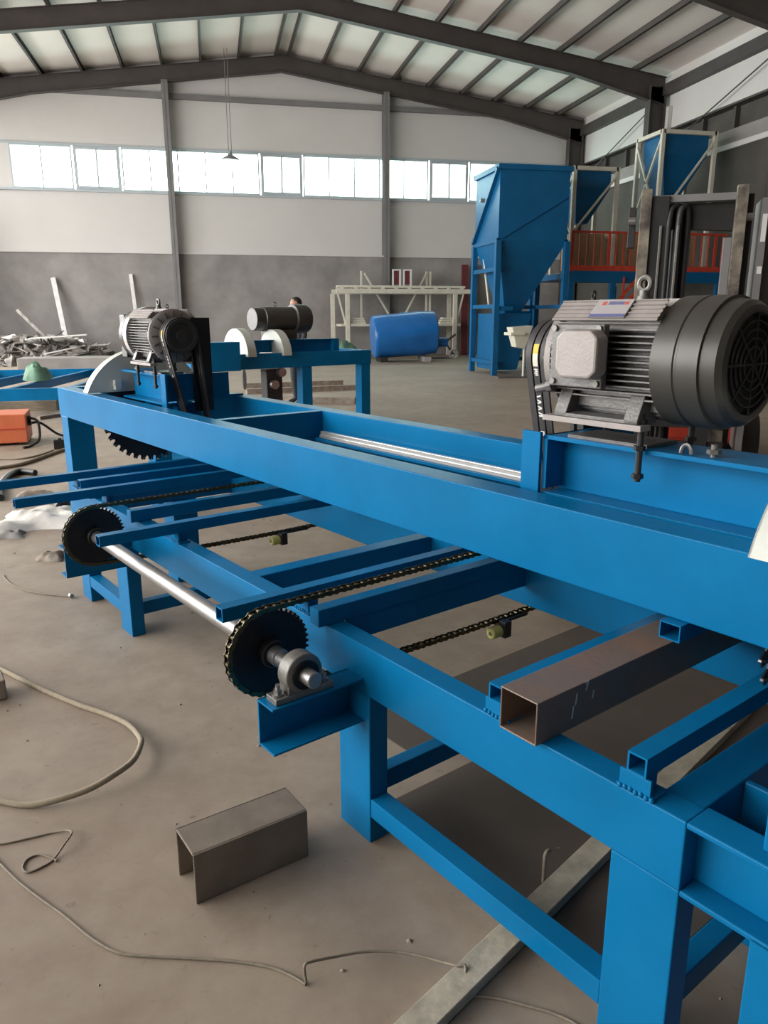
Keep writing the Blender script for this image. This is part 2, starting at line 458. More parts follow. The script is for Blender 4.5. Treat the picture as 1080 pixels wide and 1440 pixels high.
# lower table
LT, LB = .618, .472
mp('table_beam', B(1.16, 1.225, .597, 4.19, LB, LT))
mp('table_beam', B(2.03, 2.095, .20, 4.9, LB, LT))
c = MB(); c.box(1.16, 1.235, .10, .597, .606, .618); c.box(1.210, 1.235, .10, .600, .474, .606); c.box(1.16, 1.235, .10, .597, .462, .474)
mp('end_channel', c)
mp('end_plate', B(1.235, 1.37, .30, .325, .30, LT - .004)); mp('end_plate', B(1.37, 1.385, .325, .597, .30, LT - .004))
mp('table_crosspiece', B(1.225, 2.03, .600, .680, LT - .12, LT - .002))
mp('table_crosspiece', B(1.225, 2.03, 2.26, 2.33, LB + .01, LT - .002))
mp('table_crosspiece', B(1.235, 2.03, .10, .16, LT - .10, LT - .002))
mp('upright', B(1.195, 1.235, .43, .478, LT, .74))
for (a, b) in ((.597, .745), (1.54, 1.69), (3.43, 3.575), (4.03, 4.165), (.32, .464)):
    mp('leg', B(1.16, 1.225, a, b, 0, LB))
for (a, b) in ((.597, .745), (4.03, 4.17)):
    mp('leg', B(1.655, 1.80, a, b, 0, LB + .01))
mp('table_crosspiece', B(1.225, 2.03, 4.04, 4.16, LB + .01, LT - .002))
for (a, b) in ((.745, 1.54), (3.575, 4.03)):
    mp('stretcher', B(1.162, 1.223, a, b, .086, .146))
for u in (.64, 1.62, 3.47):
    mp('stretcher', B(1.225, 1.655 if u != 3.47 else 2.03, u, u + .05, .086, .150))
# splice plates under the rear beam
for u in (1.92, .66):
    p_ = MB(); p_.box(2.018, 2.03, u, u + .22, .455, LT); p_.box(1.95, 2.03, u, u + .10, .448, .455); mp('splice_plate', p_, 'blue', .001)
# carrying rails
def rail(u0, v0, v1=2.25, foot=True, zt=.70):
    r = MB(); r.sq_tube(0, v0, v1, u0, u0 + .042, zt - .042, zt, .004)
    o = mp('carrying_rail', r, 'blue', 0)
    if foot:
        a = MB(); a.box(1.163, 1.21, u0 - .018, u0 + .062, LT, LT + .006); a.box(1.163, 1.169, u0 - .012, u0 + .056, LT, zt - .042)
        a.box(1.18, 1.21, u0 + .004, u0 + .038, LT + .006, zt - .042)
        mp('rail_foot', a, 'blue', .001)
        b = MB(); b.box(2.035, 2.09, u0, u0 + .042, LT, zt - .042); mp('rail_foot', b, 'blue', .001)
        wv = MB()
        for k in range(7):
            t = u0 - .016 + k * .0115
            wv.lathe((1.163, t, LT + .004 + random.uniform(-.002, .002)), (0, 0, 1), [(-.006, .001), (-.003, .0055), (.003, .0055), (.006, .001)], 6)
        mp('weld_bead', wv, 'blue', 0, 60)
    return o
rail(.686, 1.163); rail(1.046, 1.158); rail(1.862, .886); rail(2.814, .859); rail(3.650, .760); rail(4.105, .700); rail(3.885, 1.12)
# small hollow rail stub under the front upper beam
s_ = MB(); s_.sq_tube(0, 1.530, 2.03, .852, .905, .772, .8135, .003); mp('guide_stub', s_, 'blue', 0)
mp('chain_guide', B(1.13, 2.03, 1.742, 1.79, LT + .001, .672), 'blue', .002); mp('guide_web', B(1.235, 2.03, 1.745, 1.757, .545, LT + .001), 'blue', .001)
mp('chain_guide', B(1.13, 2.03, 3.228, 3.274, LT + .001, .672), 'blue', .002)
mp('chain_guide', B(1.13, 2.03, 3.80, 3.845, LT + .001, .66), 'blue', .002)
# rack of short blocks beyond the far chain
rk = mp('rack_bar', B(2.10, 2.13, 2.55, 3.15, .50, .515), 'blue', .001)
for k in range(5):
    q = B(2.10, 2.13, 2.60 + k * .115, 2.655 + k * .115, .455, .50); obj('rack_block', q, 'black', rk, MO)
# bearing brackets (channels) in front of the table
def bracket(web, fl):
    a, b = min(web, fl), max(web, fl)
    m = MB(); t = .006
    m.box(.868, 1.16, web - t if fl < web else web, web if fl < web else web + t, .386, .520)
    m.box(.868, 1.16, a, b, .514, .520); m.box(.868, 1.16, a, b, .386, .392)
    return mp('bearing_bracket', m, 'blue', .001)
bracket(1.645, 1.565); bracket(3.345, 3.43)
# drive shaft
SV, SZ = .975, .585
sh = MB()
sh.lathe((SV, 1.525, SZ), (0, 1, 0), [(0, .0195), (.003, .0225), (.17, .0225), (.172, .027), (1.765, .027), (1.767, .0225), (1.93, .0225)], 20)
mp('drive_shaft', sh, 'steel', 0, 35)
def sprocket(u):
    n = 46; R = .128; r = .119; poly = []
    for i in range(n):
        t = 2 * PI * i / n; dt = 2 * PI / n
        for (fr, rr) in ((-.30, r), (-.14, R), (.14, R), (.30, r)):
            poly.append((SV + rr * math.cos(t + fr * dt), u - .009, SZ + rr * math.sin(t + fr * dt)))
    m = MB(); m.prism(poly, (0, .018, 0))
    o = mp('sprocket', m, 'sprocket', 0)
    h = MB(); h.lathe((SV, u - .035, SZ), (0, 1, 0), [(0, .036), (.004, .040), (.066, .040), (.07, .036)], 24)
    obj('hub', h, 'sprocket', o, MO, 35)
    return o
sprocket(1.765); sprocket(3.25)
def pillow(u):
    m = MB(); m.box(.885, 1.065, u - .026, u + .026, .520, .538); m.box(.925, 1.025, u - .024, u + .024, .538, .570)
    m.lathe((SV, u - .026, SZ), (0, 1, 0), [(0, .050), (.004, .056), (.048, .056), (.052, .050)], 28)
    o = mp('pillow_block', m, 'cast_iron', .002, 40)
    i = MB(); i.lathe((SV, u - .032, SZ), (0, 1, 0), [(0, .026), (0, .040), (.064, .040), (.064, .026)], 24, False)
    obj('bearing_insert', i, 'sprocket', o, MO, 35)
    for v_ in (.905, 1.045):
        b = MB(); b.cyl((v_, u, .538), (v_, u, .543), .016, 16); b.cyl((v_, u, .543), (v_, u, .556), .012, 6); b.cyl((v_, u, .556), (v_, u, .568), .006, 10)
        obj('bolt', b, 'steel', o, MO)
pillow(1.60); pillow(3.395)
# roller chains: loop round the sprocket and away under the rear beam
def chain_loop(u):
    pts = []; R = .1265; vr = 2.75
    n = 22
    top = [(SV + (vr - SV) * k / 70, SZ + R) for k in range(70)]
    back = [(vr + R * math.sin(PI * k / n), SZ + R * math.cos(PI * k / n)) for k in range(n)]
    bot = [(vr - (vr - SV) * k / 70, SZ - R - .02 * math.sin(PI * k / 70)) for k in range(70)]
    fr = [(SV - R * math.sin(PI * k / n), SZ - R * math.cos(PI * k / n)) for k in range(n)]
    P = [Vector((a, u, z)) for (a, z) in top + back + bot + fr]
    # resample to the chain pitch
    P.append(P[0]); L = [0]
    for i in range(1, len(P)): L.append(L[-1] + (P[i] - P[i - 1]).length)
    N = round(L[-1] / .0255); out = []; j = 0
    for k in range(N):
        s = L[-1] * k / N
        while L[j + 1] < s: j += 1
        out.append(P[j].lerp(P[j + 1], (s - L[j]) / max(1e-9, L[j + 1] - L[j])))
    return out
def plate_mesh(wd):
    m = MB()
    for s in (-1, 1):
        poly = []
        for k in range(5): t = PI / 2 + PI * k / 4; poly.append((-.0128 + .0085 * math.cos(t), s * wd, .0085 * math.sin(t)))
        poly.append((0, s * wd, -.0055))
        for k in range(5): t = -PI / 2 + PI * k / 4; poly.append((.0128 + .0085 * math.cos(t), s * wd, .0085 * math.sin(t)))
        poly.append((0, s * wd, .0055))
        m.prism(poly, (0, s * .002, 0))
    return m
def chain(u, individual):
    P = chain_loop(u); n = len(P)
    ro = MB()
    for p_ in P: ro.cyl((p_.x, p_.y - .0115, p_.z), (p_.x, p_.y + .0115, p_.z), .0065, 8)
    ch = mp('roller_chain', ro, 'chain_steel', 0, 40)
    mi = plate_mesh(.0075).mesh('link_inner'); mo = plate_mesh(.0105).mesh('link_outer')
    for m_ in (mi, mo): m_.materials.append(MATS['chain_steel'])
    rest = MB()
    pmi, pmo = plate_mesh(.0075), plate_mesh(.0105)
    for k in range(n):
        a = P[k]; b = P[(k + 1) % n]; c_ = (a + b) / 2; d_ = b - a; th = math.atan2(d_.z, d_.x)
        front = individual and (c_.x < 2.0) and c_.z > SZ - .10
        if front:
            o = bpy.data.objects.new('link', mi if k % 2 else mo); COL.objects.link(o); o.parent = ch
            o.location = c_ - Vector(MO); o.rotation_euler = (0, -th, 0)
        else:
            t_ = pmi if k % 2 else pmo
            cs, sn = math.cos(th), math.sin(th)
            rest.add([(c_.x + cs * x - sn * z, c_.y + y, c_.z + sn * x + cs * z) for (x, y, z) in t_.v], t_.f)
    o = obj('link_run', rest, 'chain_steel', ch, MO); o['kind'] = 'stuff'
chain(1.765, True); chain(3.25, True)
# return idlers: yellow roller on a dark arm
for (v_, u) in ((1.90, 1.765), (1.87, 3.25)):
    a = MB(); a.box(v_, v_ + .034, u - .048, u + .004, .382, .442); a.box(v_ + .034, 2.04, u - .03, u - .02, .432, .442)
    o = mp('idler_arm', a, 'black', .002)
    r = MB(); r.lathe((v_ - .048, u - .022, .406), (1, 0, 0), [(0, .018), (.004, .022), (.044, .022), (.047, .018)], 18); obj('idler_roller', r, 'yellow_roller', o, MO, 35)
    b = MB(); b.cyl((v_ - .056, u - .022, .406), (v_ + .042, u - .022, .406), .006, 10); obj('idler_pin', b, 'steel', o, MO)

# ================================================================== SAW HEADS
def saw_head(label, mir, dv):
    ub = .9
    root_u = 5.7 - 1.1 if mir else 1.1
    h = thing('saw_head', label, 'saw head', mworld(1.8 + dv, root_u, 1.0), MROT, 'motor driven saw heads on the cutting bench')
    def T(v, u, z): return (v - 1.8, (1.1 - u) if mir else (u - 1.1), z - 1.0)
    def hp(name, mb, m, parent=None, smooth=None, bevel=0.0, label=None):
        mb.xf(T); return obj(name, mb, m, parent or h, (0, 0, 0), smooth, bevel, label)
    # carriage beam: wide-flange section along the bench
    c = MB(); c.box(1.70, 1.87, .76, 1.42, 1.158, 1.170); c.box(1.778, 1.788, .76, 1.42, 1.006, 1.158); c.box(1.70, 1.87, .76, 1.42, .994, 1.006)
    cb = hp('carriage_beam', c, 'blue', bevel=.0015)
    c = MB(); c.box(1.70, 2.12, 1.405, 1.418, 1.015, 1.170); hp('end_web', c, 'blue', cb)
    c = MB(); c.box(1.686, 1.697, 1.420, 1.488, .965, 1.178); hp('belt_cover', c, 'blue', bevel=.001)
    c = MB(); c.box(1.885, 2.005, 1.424, 1.436, .95, 1.49); hp('belt_back_plate', c, 'black', bevel=.001)
    for u in (.80, 1.30):
        c = MB(); c.box(1.86, 2.24, u, u + .07, 1.016, 1.03); hp('slide_arm', c, 'blue', bevel=.001)
    # motor
    AV, AZ = 1.8, 1.388
    b = MB(); b.lathe((AV, 1.05, AZ), (0, 1, 0), [(0, .118), (.34, .118)], 40)
    body = hp('motor', b, 'motor_grey', smooth=35, label='grey finned electric motor')
    # fins: banks above, below and on both sides
    for q in range(4):
        for k in range(-6, 7):
            d_ = k * .0155
            o_ = math.sqrt(max(.0, .154 ** 2 - d_ ** 2)); i_ = math.sqrt(max(0, .115 ** 2 - d_ ** 2))
            fz = MB()
            if q == 0: fz.box(AV + d_ - .002, AV + d_ + .002, 1.055, 1.375, AZ + i_, AZ + min(o_, .152))
            elif q == 1: fz.box(AV + d_ - .002, AV + d_ + .002, 1.055, 1.375, AZ - min(o_, .150), AZ - i_)
            elif q == 2: fz.box(AV - min(o_, .150), AV - i_, 1.055, 1.375, AZ + d_ - .002, AZ + d_ + .002)
            else: fz.box(AV + i_, AV + min(o_, .150), 1.055, 1.375, AZ + d_ - .002, AZ + d_ + .002)
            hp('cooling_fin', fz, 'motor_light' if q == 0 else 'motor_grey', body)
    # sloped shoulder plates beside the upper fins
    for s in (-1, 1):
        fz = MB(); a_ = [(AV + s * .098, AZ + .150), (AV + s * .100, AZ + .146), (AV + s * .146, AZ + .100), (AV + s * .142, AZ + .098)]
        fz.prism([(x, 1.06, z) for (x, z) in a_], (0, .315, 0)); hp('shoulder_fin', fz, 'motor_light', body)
        for k in range(5):
            t_ = .08 + k * .2; xx = AV + s * (.099 + .046 * t_); zz = AZ + .150 - .050 * t_
            fz = MB(); fz.bar((xx, 1.06, zz), (xx, 1.372, zz), .003, .007, (s * .74, 0, .68)); hp('shoulder_rib', fz, 'motor_light', body)
    e = MB(); e.lathe((AV, 1.372, AZ), (0, 1, 0), [(0, .118), (0, .150), (.018, .152), (.026, .140), (.030, .075), (.048, .070), (.050, .03)], 40)
    es = hp('end_shield', e, 'motor_light', body, 35)
    for k in range(16):
        t = 2 * PI * k / 16; r1, r2 = .08, .138
        e = MB(); e.bar((AV + r1 * math.cos(t), 1.402, AZ + r1 * math.sin(t)), (AV + r2 * math.cos(t), 1.398, AZ + r2 * math.sin(t)), .006, .014, (0, 1, 0)); hp('shield_rib', e, 'motor_grey', body)
    fc = MB(); fc.lathe((AV, 1.062, AZ), (0, -1, 0), [(0, .150), (0, .1585), (.058, .1585), (.061, .1555), (.066, .1555), (.069, .1590), (.122, .1590), (.124, .1520), (.158, .1470), (.170, .1360), (.174, .126), (.174, .119), (.170, .117), (.150, .117), (.150, .02)], 56)
    fan = hp('fan_cover', fc, 'motor_dark', body, 18, label='dark rounded sheet-metal fan cover')
    gd_ = MB(); gd_.cyl((AV, .9115, AZ), (AV, .908, AZ), .1165, 40); hp('grille_back', gd_, 'black', body)
    for r_ in (.100, .080, .060, .040):
        t_ = MB(); t_.tube([(AV + r_ * math.cos(2 * PI * i / 32), .892, AZ + r_ * math.sin(2 * PI * i / 32)) for i in range(32)], .0035, 6, True); hp('grille_ring', t_, 'black', body, 60)
    for k in range(4):
        t = PI * k / 4
        t_ = MB(); t_.bar((AV - .117 * math.cos(t), .890, AZ - .117 * math.sin(t)), (AV + .117 * math.cos(t), .890, AZ + .117 * math.sin(t)), .006, .003, (0, 1, 0)); hp('grille_bar', t_, 'black', body)
    # terminal box on the side towards the camera
    def octo(u0, u1, z0, z1, ch, v0, v1, tp=0.0):
        P0 = [(u0 + ch, z0), (u1 - ch, z0), (u1, z0 + ch), (u1, z1 - ch), (u1 - ch, z1), (u0 + ch, z1), (u0, z1 - ch), (u0, z0 + ch)]
        cu, cz = (u0 + u1) / 2, (z0 + z1) / 2
        m = MB()
        a = [(v0, u, z) for (u, z) in P0]; b_ = [(v1, cu + (u - cu) * (1 - tp), cz + (z - cz) * (1 - tp)) for (u, z) in P0]
        m.add(a + b_, [tuple(range(8)), tuple(range(15, 7, -1))] + [(i, 8 + i, 8 + (i + 1) % 8, (i + 1) % 8) for i in range(8)])
        return m
    if not mir:
        tb = MB(); tb.box(1.630, 1.70, 1.20, 1.325, 1.325, 1.455)
        tb.box(1.618, 1.640, 1.178, 1.342, 1.320, 1.478)
        hp('terminal_box', tb, 'motor_grey', body, bevel=.003)
        tb = octo(1.163, 1.296, 1.343, 1.467, .020, 1.618, 1.575, .06); hp('terminal_cover', tb, 'motor_light', body, bevel=.006)
        for (u, z) in ((1.19, 1.333), (1.19, 1.468), (1.328, 1.333), (1.328, 1.468)):
            e = MB(); e.cyl((1.618, u, z), (1.610, u, z), .008, 10); hp('cover_bolt', e, 'cast_iron', body)
        e = MB(); e.cyl((1.64, 1.345, 1.318), (1.64, 1.40, 1.305), .012, 10); e.cyl((1.64, 1.345, 1.318), (1.64, 1.362, 1.314), .017, 8); hp('cable_gland', e, 'motor_grey', body)
    else:
        rg = MB(); rg.lathe((AV, 1.072, AZ), (0, -1, 0), [(0, .120), (0, .166), (.050, .166), (.050, .150)], 48); hp('lit_rim', rg, 'aluminium', body, 35)  # added ring: bright metal paints in the light on the fan cover rim
        rg = MB(); rg.box(AV - .10, AV + .10, .80, .885, AZ - .14, AZ + .12); hp('fan_end_box', rg, 'motor_dark', body, None, .006)
    # maker's plate on the sloped shoulder
    if not mir:
        ca, sa = math.cos(math.radians(44)), math.sin(math.radians(44))
        def PL(a, u, t): return (1.678 + a * ca - t * sa, u, 1.512 + a * sa + t * ca)
        def plbox(a0, a1, u0, u1, t0, t1):
            m = MB(); m.box(a0, a1, u0, u1, t0, t1); m.v = [PL(x, y, z) for (x, y, z) in m.v]; return m
        pl = hp('maker_plate', plbox(-.030, .030, 1.150, 1.255, .004, .008), 'plate_silver', body)
        hp('plate_band', plbox(-.030, -.021, 1.151, 1.254, .008, .0086), 'print_blue', body)
        hp('plate_mark', plbox(.010, .022, 1.225, 1.236, .008, .0086), 'print_red', body)
        for k in range(9):
            hp('plate_letter', plbox(.011, .022, 1.160 + k * .0066, 1.1645 + k * .0066, .008, .0086), 'print_red' if k < 2 else 'print_blue', body)
        fl_ = MB(); fl_.prism([PL(-.03, 1.15, .004), PL(.03, 1.15, .004), PL(.028, 1.15, -.035), PL(-.005, 1.15, -.03)], (0, .003, 0)); hp('plate_tab', fl_, 'black', body)
    # lifting eye and cable tie
    e = MB(); e.cyl((AV, 1.195, AZ + .148), (AV, 1.195, AZ + .160), .018, 12); e.cyl((AV, 1.195, AZ + .160), (AV, 1.195, AZ + .174), .013, 12)
    e.tube([(AV - .0, 1.195 + .0165 * math.cos(2 * PI * i / 24), AZ + .190 + .0165 * math.sin(2 * PI * i / 24)) for i in range(24)], .0072, 8, True)
    hp('lifting_eye', e, 'cast_iron', body, 40)
    e = MB(); e.tube([(AV - .01 + .007 * math.cos(2 * PI * i / 12), 1.345, AZ + .166 + .010 * math.sin(2 * PI * i / 12)) for i in range(12)], .0025, 6, True); e.cyl((AV - .01, 1.345, AZ + .150), (AV - .01, 1.345, AZ + .160), .006, 8); hp('cable_tie', e, 'black', body)
    # feet, foot plates, jacking bolts
    for s in (-1, 1):
        e = MB()
        for (u0, u1) in ((1.09, 1.13), (1.31, 1.35)):
            e.prism([(AV + s * .07, u0, 1.272), (AV + s * .118, u0, 1.310), (AV + s * .145, u0, 1.248), (AV + s * .145, u0, 1.236), (AV + s * .06, u0, 1.236)], (0, u1 - u0, 0))
        e.prism([(AV + s * .10, 1.09, 1.236), (AV + s * .145, 1.09, 1.236), (AV + s * .145, 1.09, 1.246), (AV + s * .10, 1.09, 1.250)], (0, .26, 0))
        hp('motor_foot', e, 'motor_grey', body, bevel=.002)
        e = MB(); e.box(AV + s * .13 - .022, AV + s * .13 + .022, 1.075, 1.385, 1.221, 1.236); hp('foot_plate', e, 'motor_light', bevel=.001)
        for u in (1.095, 1.36):
            vv = AV + s * .118
            if u > 1.2 and s < 0 and not mir: continue
            e = MB(); e.cyl((vv, u, 1.09), (vv, u, 1.262), .0085, 10); e.cyl((vv, u, 1.098), (vv, u, 1.110), .015, 6); e.cyl((vv, u, 1.170), (vv, u, 1.182), .015, 6); e.cyl((vv, u, 1.236), (vv, u, 1.248), .015, 6)
            hp('jacking_bolt', e, 'black')
    e = MB(); e.box(1.72, 1.86, 1.10, 1.35, 1.170, 1.178); hp('pad_plate', e, 'motor_grey')
    e = MB(); e.tube([(1.72, .99 + .014 * math.cos(PI * i / 10), 1.172 + .022 * math.sin(PI * i / 10)) for i in range(11)], .005, 6); hp('eye_hook', e, 'steel')
    e = MB(); e.cyl((1.74, .93, 1.170), (1.74, .93, 1.20), .008, 10); e.cyl((1.74, .93, 1.178), (1.74, .93, 1.188), .017, 6); hp('clamp_bolt', e, 'cast_iron')
    # pulleys, belts
    PR, QR, QV, QZ = .100, .062, 1.885, .87
    g = [(0, PR - .006)]
    for k in range(3): g += [(.006 + k * .027, PR - .002), (.012 + k * .027, PR - .014), (.022 + k * .027, PR - .014), (.027 + k * .027, PR - .002)]
    g += [(.087, PR - .006)]
    e = MB(); e.lathe((AV, 1.416, AZ), (0, 1, 0), [(0, .03)] + g + [(.087, .075), (.078, .070), (.078, .035), (.092, .033)], 40); hp('motor_pulley', e, 'motor_dark', None, 35)
    e = MB(); e.lathe((QV, 1.416, QZ), (0, 1, 0), [(h_, r_ - (PR - QR)) for (h_, r_) in g], 32); hp('spindle_pulley', e, 'motor_dark', None, 35)
    dx, dz = QV - AV, QZ - AZ; D = math.hypot(dx, dz); base = math.atan2(dz, dx); al = math.acos((PR - QR) / D)
    for k in range(3):
        uc = 1.416 + .019 + k * .0265; hw = .0105; ring = []
        a0, a1 = base + al, base + 2 * PI - al
        for i in range(25): t = a0 + (a1 - a0) * i / 24; ring.append((AV, AZ, PR, t))
        for i in range(17): t = base - al + 2 * al * i / 16; ring.append((QV, QZ, QR, t))
        m = MB(); vs = []; n = len(ring)
        for (cx, cz, R_, t) in ring:
            for (rr, uu) in ((R_ - .007, uc - hw * .6), (R_ - .007, uc + hw * .6), (R_ + .004, uc + hw), (R_ + .004, uc - hw)):
                vs.append((cx + rr * math.cos(t), uu, cz + rr * math.sin(t)))
        fs = []
        for i in range(n):
            j = (i + 1) % n
            for q in range(4): fs.append((4 * i + q, 4 * i + (q + 1) % 4, 4 * j + (q + 1) % 4, 4 * j + q))
        m.add(vs, fs); belt = hp('drive_belt', m, 'rubber', None, 40)
        if k == 1:
            # printing on the middle belt: yellow and white stickers, slanted lettering (straight run on the camera side)
            t0 = base + 2 * PI - al; n_ = Vector((math.cos(t0), 0, math.sin(t0)))
            p0 = Vector((AV, uc, AZ)) + n_ * (PR + .0045); p1 = Vector((QV, uc, QZ)) + n_ * (QR + .0045); dd = (p1 - p0).normalized()
            def bpos(s_):
                if s_ >= 0: return p0 + dd * s_, n_
                t_ = t0 + s_ / PR; nn = Vector((math.cos(t_), 0, math.sin(t_)))
                return Vector((AV, uc, AZ)) + nn * (PR + .0045), nn
            def mark(name, s0, s1, w0, w1, mm, sl=0.0):
                mq = MB(); k_ = max(1, int(abs(s1 - s0) / .006))
                for i in range(k_):
                    a_ = s0 + (s1 - s0) * i / k_; b_ = s0 + (s1 - s0) * (i + 1) / k_
                    (pa, na), (pb, nb) = bpos(a_), bpos(b_)
                    q = [pa + dd * sl + Vector((0, w0, 0)), pa + Vector((0, w1, 0)), pb + Vector((0, w1, 0)), pb + dd * sl + Vector((0, w0, 0))]
                    mq.prism(q, (na + nb) * .0004)
                hp(name, mq, mm, belt)
            mark('belt_sticker', -.056, -.030, -.009, .009, 'print_yellow'); mark('belt_sticker', -.030, .004, -.009, .009, 'cream')
            for i in range(4): mark('belt_mark', .011 + i * .0055, .0145 + i * .0055, -.007, .007 - .003 * (i % 2), 'print_white')
            mark('belt_mark', .010, .030, -.001, .001, 'print_white')
            for i in range(7): mark('belt_letter', .092 + i * .0095, .0965 + i * .0095, -.007, .007, 'print_white', (.005 if i % 2 else -.004) if i < 6 else 0)
            mark('belt_sticker', .198, .212, -.007, .007, 'print_white')
    # spindle, blade and guard
    e = MB(); e.cyl((QV, .64, QZ), (QV, 1.51, QZ), .024, 18); hp('spindle', e, 'steel', None, 35)
    for u in (.85, 1.28):
        e = MB(); e.box(QV - .075, QV + .075, u, u + .07, QZ - .06, .994); hp('spindle_bearing', e, 'blue', None, None, .004)
    n = 36; R = .318; poly = []
    for i in range(n):
        t = 2 * PI * i / n; dt = 2 * PI / n
        for (fr, rr) in ((-.5, R - .022), (-.42, R - .002), (.10, R), (.14, R - .020), (.30, R - .030)):
            poly.append((QV + rr * math.cos(t + fr * dt), .688, QZ + rr * math.sin(t + fr * dt)))
    e = MB(); e.prism(poly, (0, .004, 0)); bl = hp('saw_blade', e, 'sprocket')
    for i in range(n):
        t = 2 * PI * i / n; dt = 2 * PI / n
        e = MB(); c0 = (QV + (R - .018) * math.cos(t), .690, QZ + (R - .018) * math.sin(t)); c1 = (QV + (R + .004) * math.cos(t - .05), .690, QZ + (R + .004) * math.sin(t - .05))
        e.bar(c0, c1, .005, .007, (0, 1, 0)); hp('blade_tip', e, 'cast_iron', bl)
    e = MB(); e.cyl((QV, .66, QZ), (QV, .72, QZ), .07, 24); hp('blade_flange', e, 'steel', bl, 35)
    R = .420; zc = .872; z0 = 1.024; th0 = math.asin((z0 - zc) / R)
    arc = [(QV + R * math.cos(th0 + (PI - 2 * th0) * i / 36), zc + R * math.sin(th0 + (PI - 2 * th0) * i / 36)) for i in range(37)]
    e = MB()
    for u in (.610, .700): e.prism([(x, u, z) for (x, z) in arc], (0, .004, 0))
    for i in range(36):
        (x, z), (x2, z2) = arc[i], arc[i + 1]; k_ = .99
        q = [(x, .610, z), (x2, .610, z2), (QV + (x2 - QV) * k_, .610, zc + (z2 - zc) * k_), (QV + (x - QV) * k_, .610, zc + (z - zc) * k_)]
        e.prism(q, (0, .094, 0))
    gd = hp('blade_guard', e, 'white_guard', None, 25, label='off-white rounded sheet-metal blade guard')
    e = MB(); e.box(1.66, 1.70, .704, .742, 1.04, 1.10); e.cyl((1.655, .72, 1.07), (1.66, .72, 1.07), .012, 10); hp('guard_bracket', e, 'white_guard', gd)
    return h
saw_head('saw head with big grey finned motor and rounded dark fan cover in the right foreground', False, 0.0)
saw_head('saw head with belt pulley facing the camera, at the far left end of the bench', True, 0.05)

# work piece on the bench
t_ = MB(); t_.sq_tube(0, 0, .98, -.052, .052, 0, .10, .004)
wp = single('square_tube', t_, 'raw_tube', 'raw brown square steel tube resting across the blue bench, chalk-marked', 'steel tube', mworld(1.138, .982, LT + .0005), MROT, bevel=.002)
for (a, z, l, tl) in ((.16, .078, .02, .5), (.125, .055, .022, .3), (.185, .052, .016, .3), (.115, .025, .024, .25), (.165, .088, .012, -1.2)):
    q = MB(); q.prism([(a, -.0521, z), (a + .005, -.0521, z), (a + .005 + l * tl * .6, -.0521, z + l * 1.2), (a + l * tl * .6, -.0521, z + l * 1.2)], (0, -.0004, 0)); obj('chalk_mark', q, 'chalk', wp)

# ================================================================== FLOOR LITTER, FOREGROUND
# U-channel offcut lying open side down
o_ = MB(); L_ = .335; W_ = .135; H_ = .150; tt = .006
o_.box(0, L_, 0, tt, 0, H_); o_.box(0, L_, W_ - tt, W_, 0, H_); o_.box(0, L_, tt, W_ - tt, H_ - tt, H_)
single('channel_offcut', o_, 'mill_steel', 'short brown steel channel offcut standing open side down on the floor', 'steel offcut', mworld(.655, 1.63, 0), MROT + math.radians(-4), bevel=.004)

def ground_tube(name, pts, r, m, label, cat, z=None, k=6):
    P = [(p[0], p[1], (p[2] if len(p) > 2 else 0) + r) for p in pts]
    c = P[len(P) // 2]; mb = MB(); mb.tube([Vector(q) - Vector((c[0], c[1], 0)) for q in smooth_path(P, k)], r, 8)
    return single(name, mb, m, label, cat, (c[0], c[1], 0), smooth=60)
ground_tube('rope', [(-2.1, 4.1), (-1.6, 3.92), (-1.20, 3.58), (-1.062, 3.421), (-.985, 3.347), (-.871, 3.218), (-.755, 3.089), (-.599, 2.934), (-.479, 2.828), (-.389, 2.716, .01), (-.336, 2.599, .02), (-.324, 2.521, .03), (-.342, 2.423, .03), (-.397, 2.348, .03), (-.468, 2.301, .02), (-.561, 2.28, .01), (-.647, 2.288), (-.74, 2.331), (-.86, 2.40), (-1.2, 2.62), (-1.7, 2.8)], .0105, 'rope', 'thick tan hose curving in a wide loop at the left edge of the floor', 'hose')
ground_tube('wire', [(-1.6, 2.2), (-1.2, 2.12), (-.80, 2.10), (-.707, 2.117), (-.66, 2.12), (-.594, 2.131), (-.546, 2.14), (-.504, 2.127, .01), (-.485, 2.097, .02), (-.498, 2.059, .015), (-.523, 2.015), (-.547, 1.991), (-.581, 1.975), (-.60, 1.997), (-.596, 2.031), (-.567, 2.046), (-.53, 2.023), (-.512, 2.007)], .003, 'wire', 'thin wire twisted into a small knotted loop at the left edge', 'wire')
ground_tube('wire', [(-1.5, 2.55), (-1.1, 2.40), (-.80, 2.16), (-.695, 2.068), (-.668, 2.032), (-.602, 1.946), (-.531, 1.866), (-.455, 1.785), (-.372, 1.689), (-.307, 1.632), (-.247, 1.608), (-.146, 1.579), (-.029, 1.543), (.052, 1.508), (.099, 1.473), (.129, 1.442)], .0035, 'wire', 'long thin tan wire running across the floor below the channel offcut', 'wire')
ground_tube('wire', [(.131, 1.446), (.128, 1.448, .045), (.145, 1.455, .048), (.20, 1.47, .035), (.265, 1.48, .025), (.326, 1.475, .02), (.39, 1.45, .02), (.448, 1.41, .025), (.475, 1.385, .034), (.493, 1.376, .036), (.478, 1.340, .012)], .0035, 'wire', 'arched bent wire springing up from the floor to the pale flat bar', 'wire')
ground_tube('wire', [(.489, 1.331), (.549, 1.31), (.605, 1.279), (.658, 1.246), (.70, 1.20), (.72, 1.12)], .0035, 'wire', 'short dark wire on the floor right of the pale flat bar', 'wire')
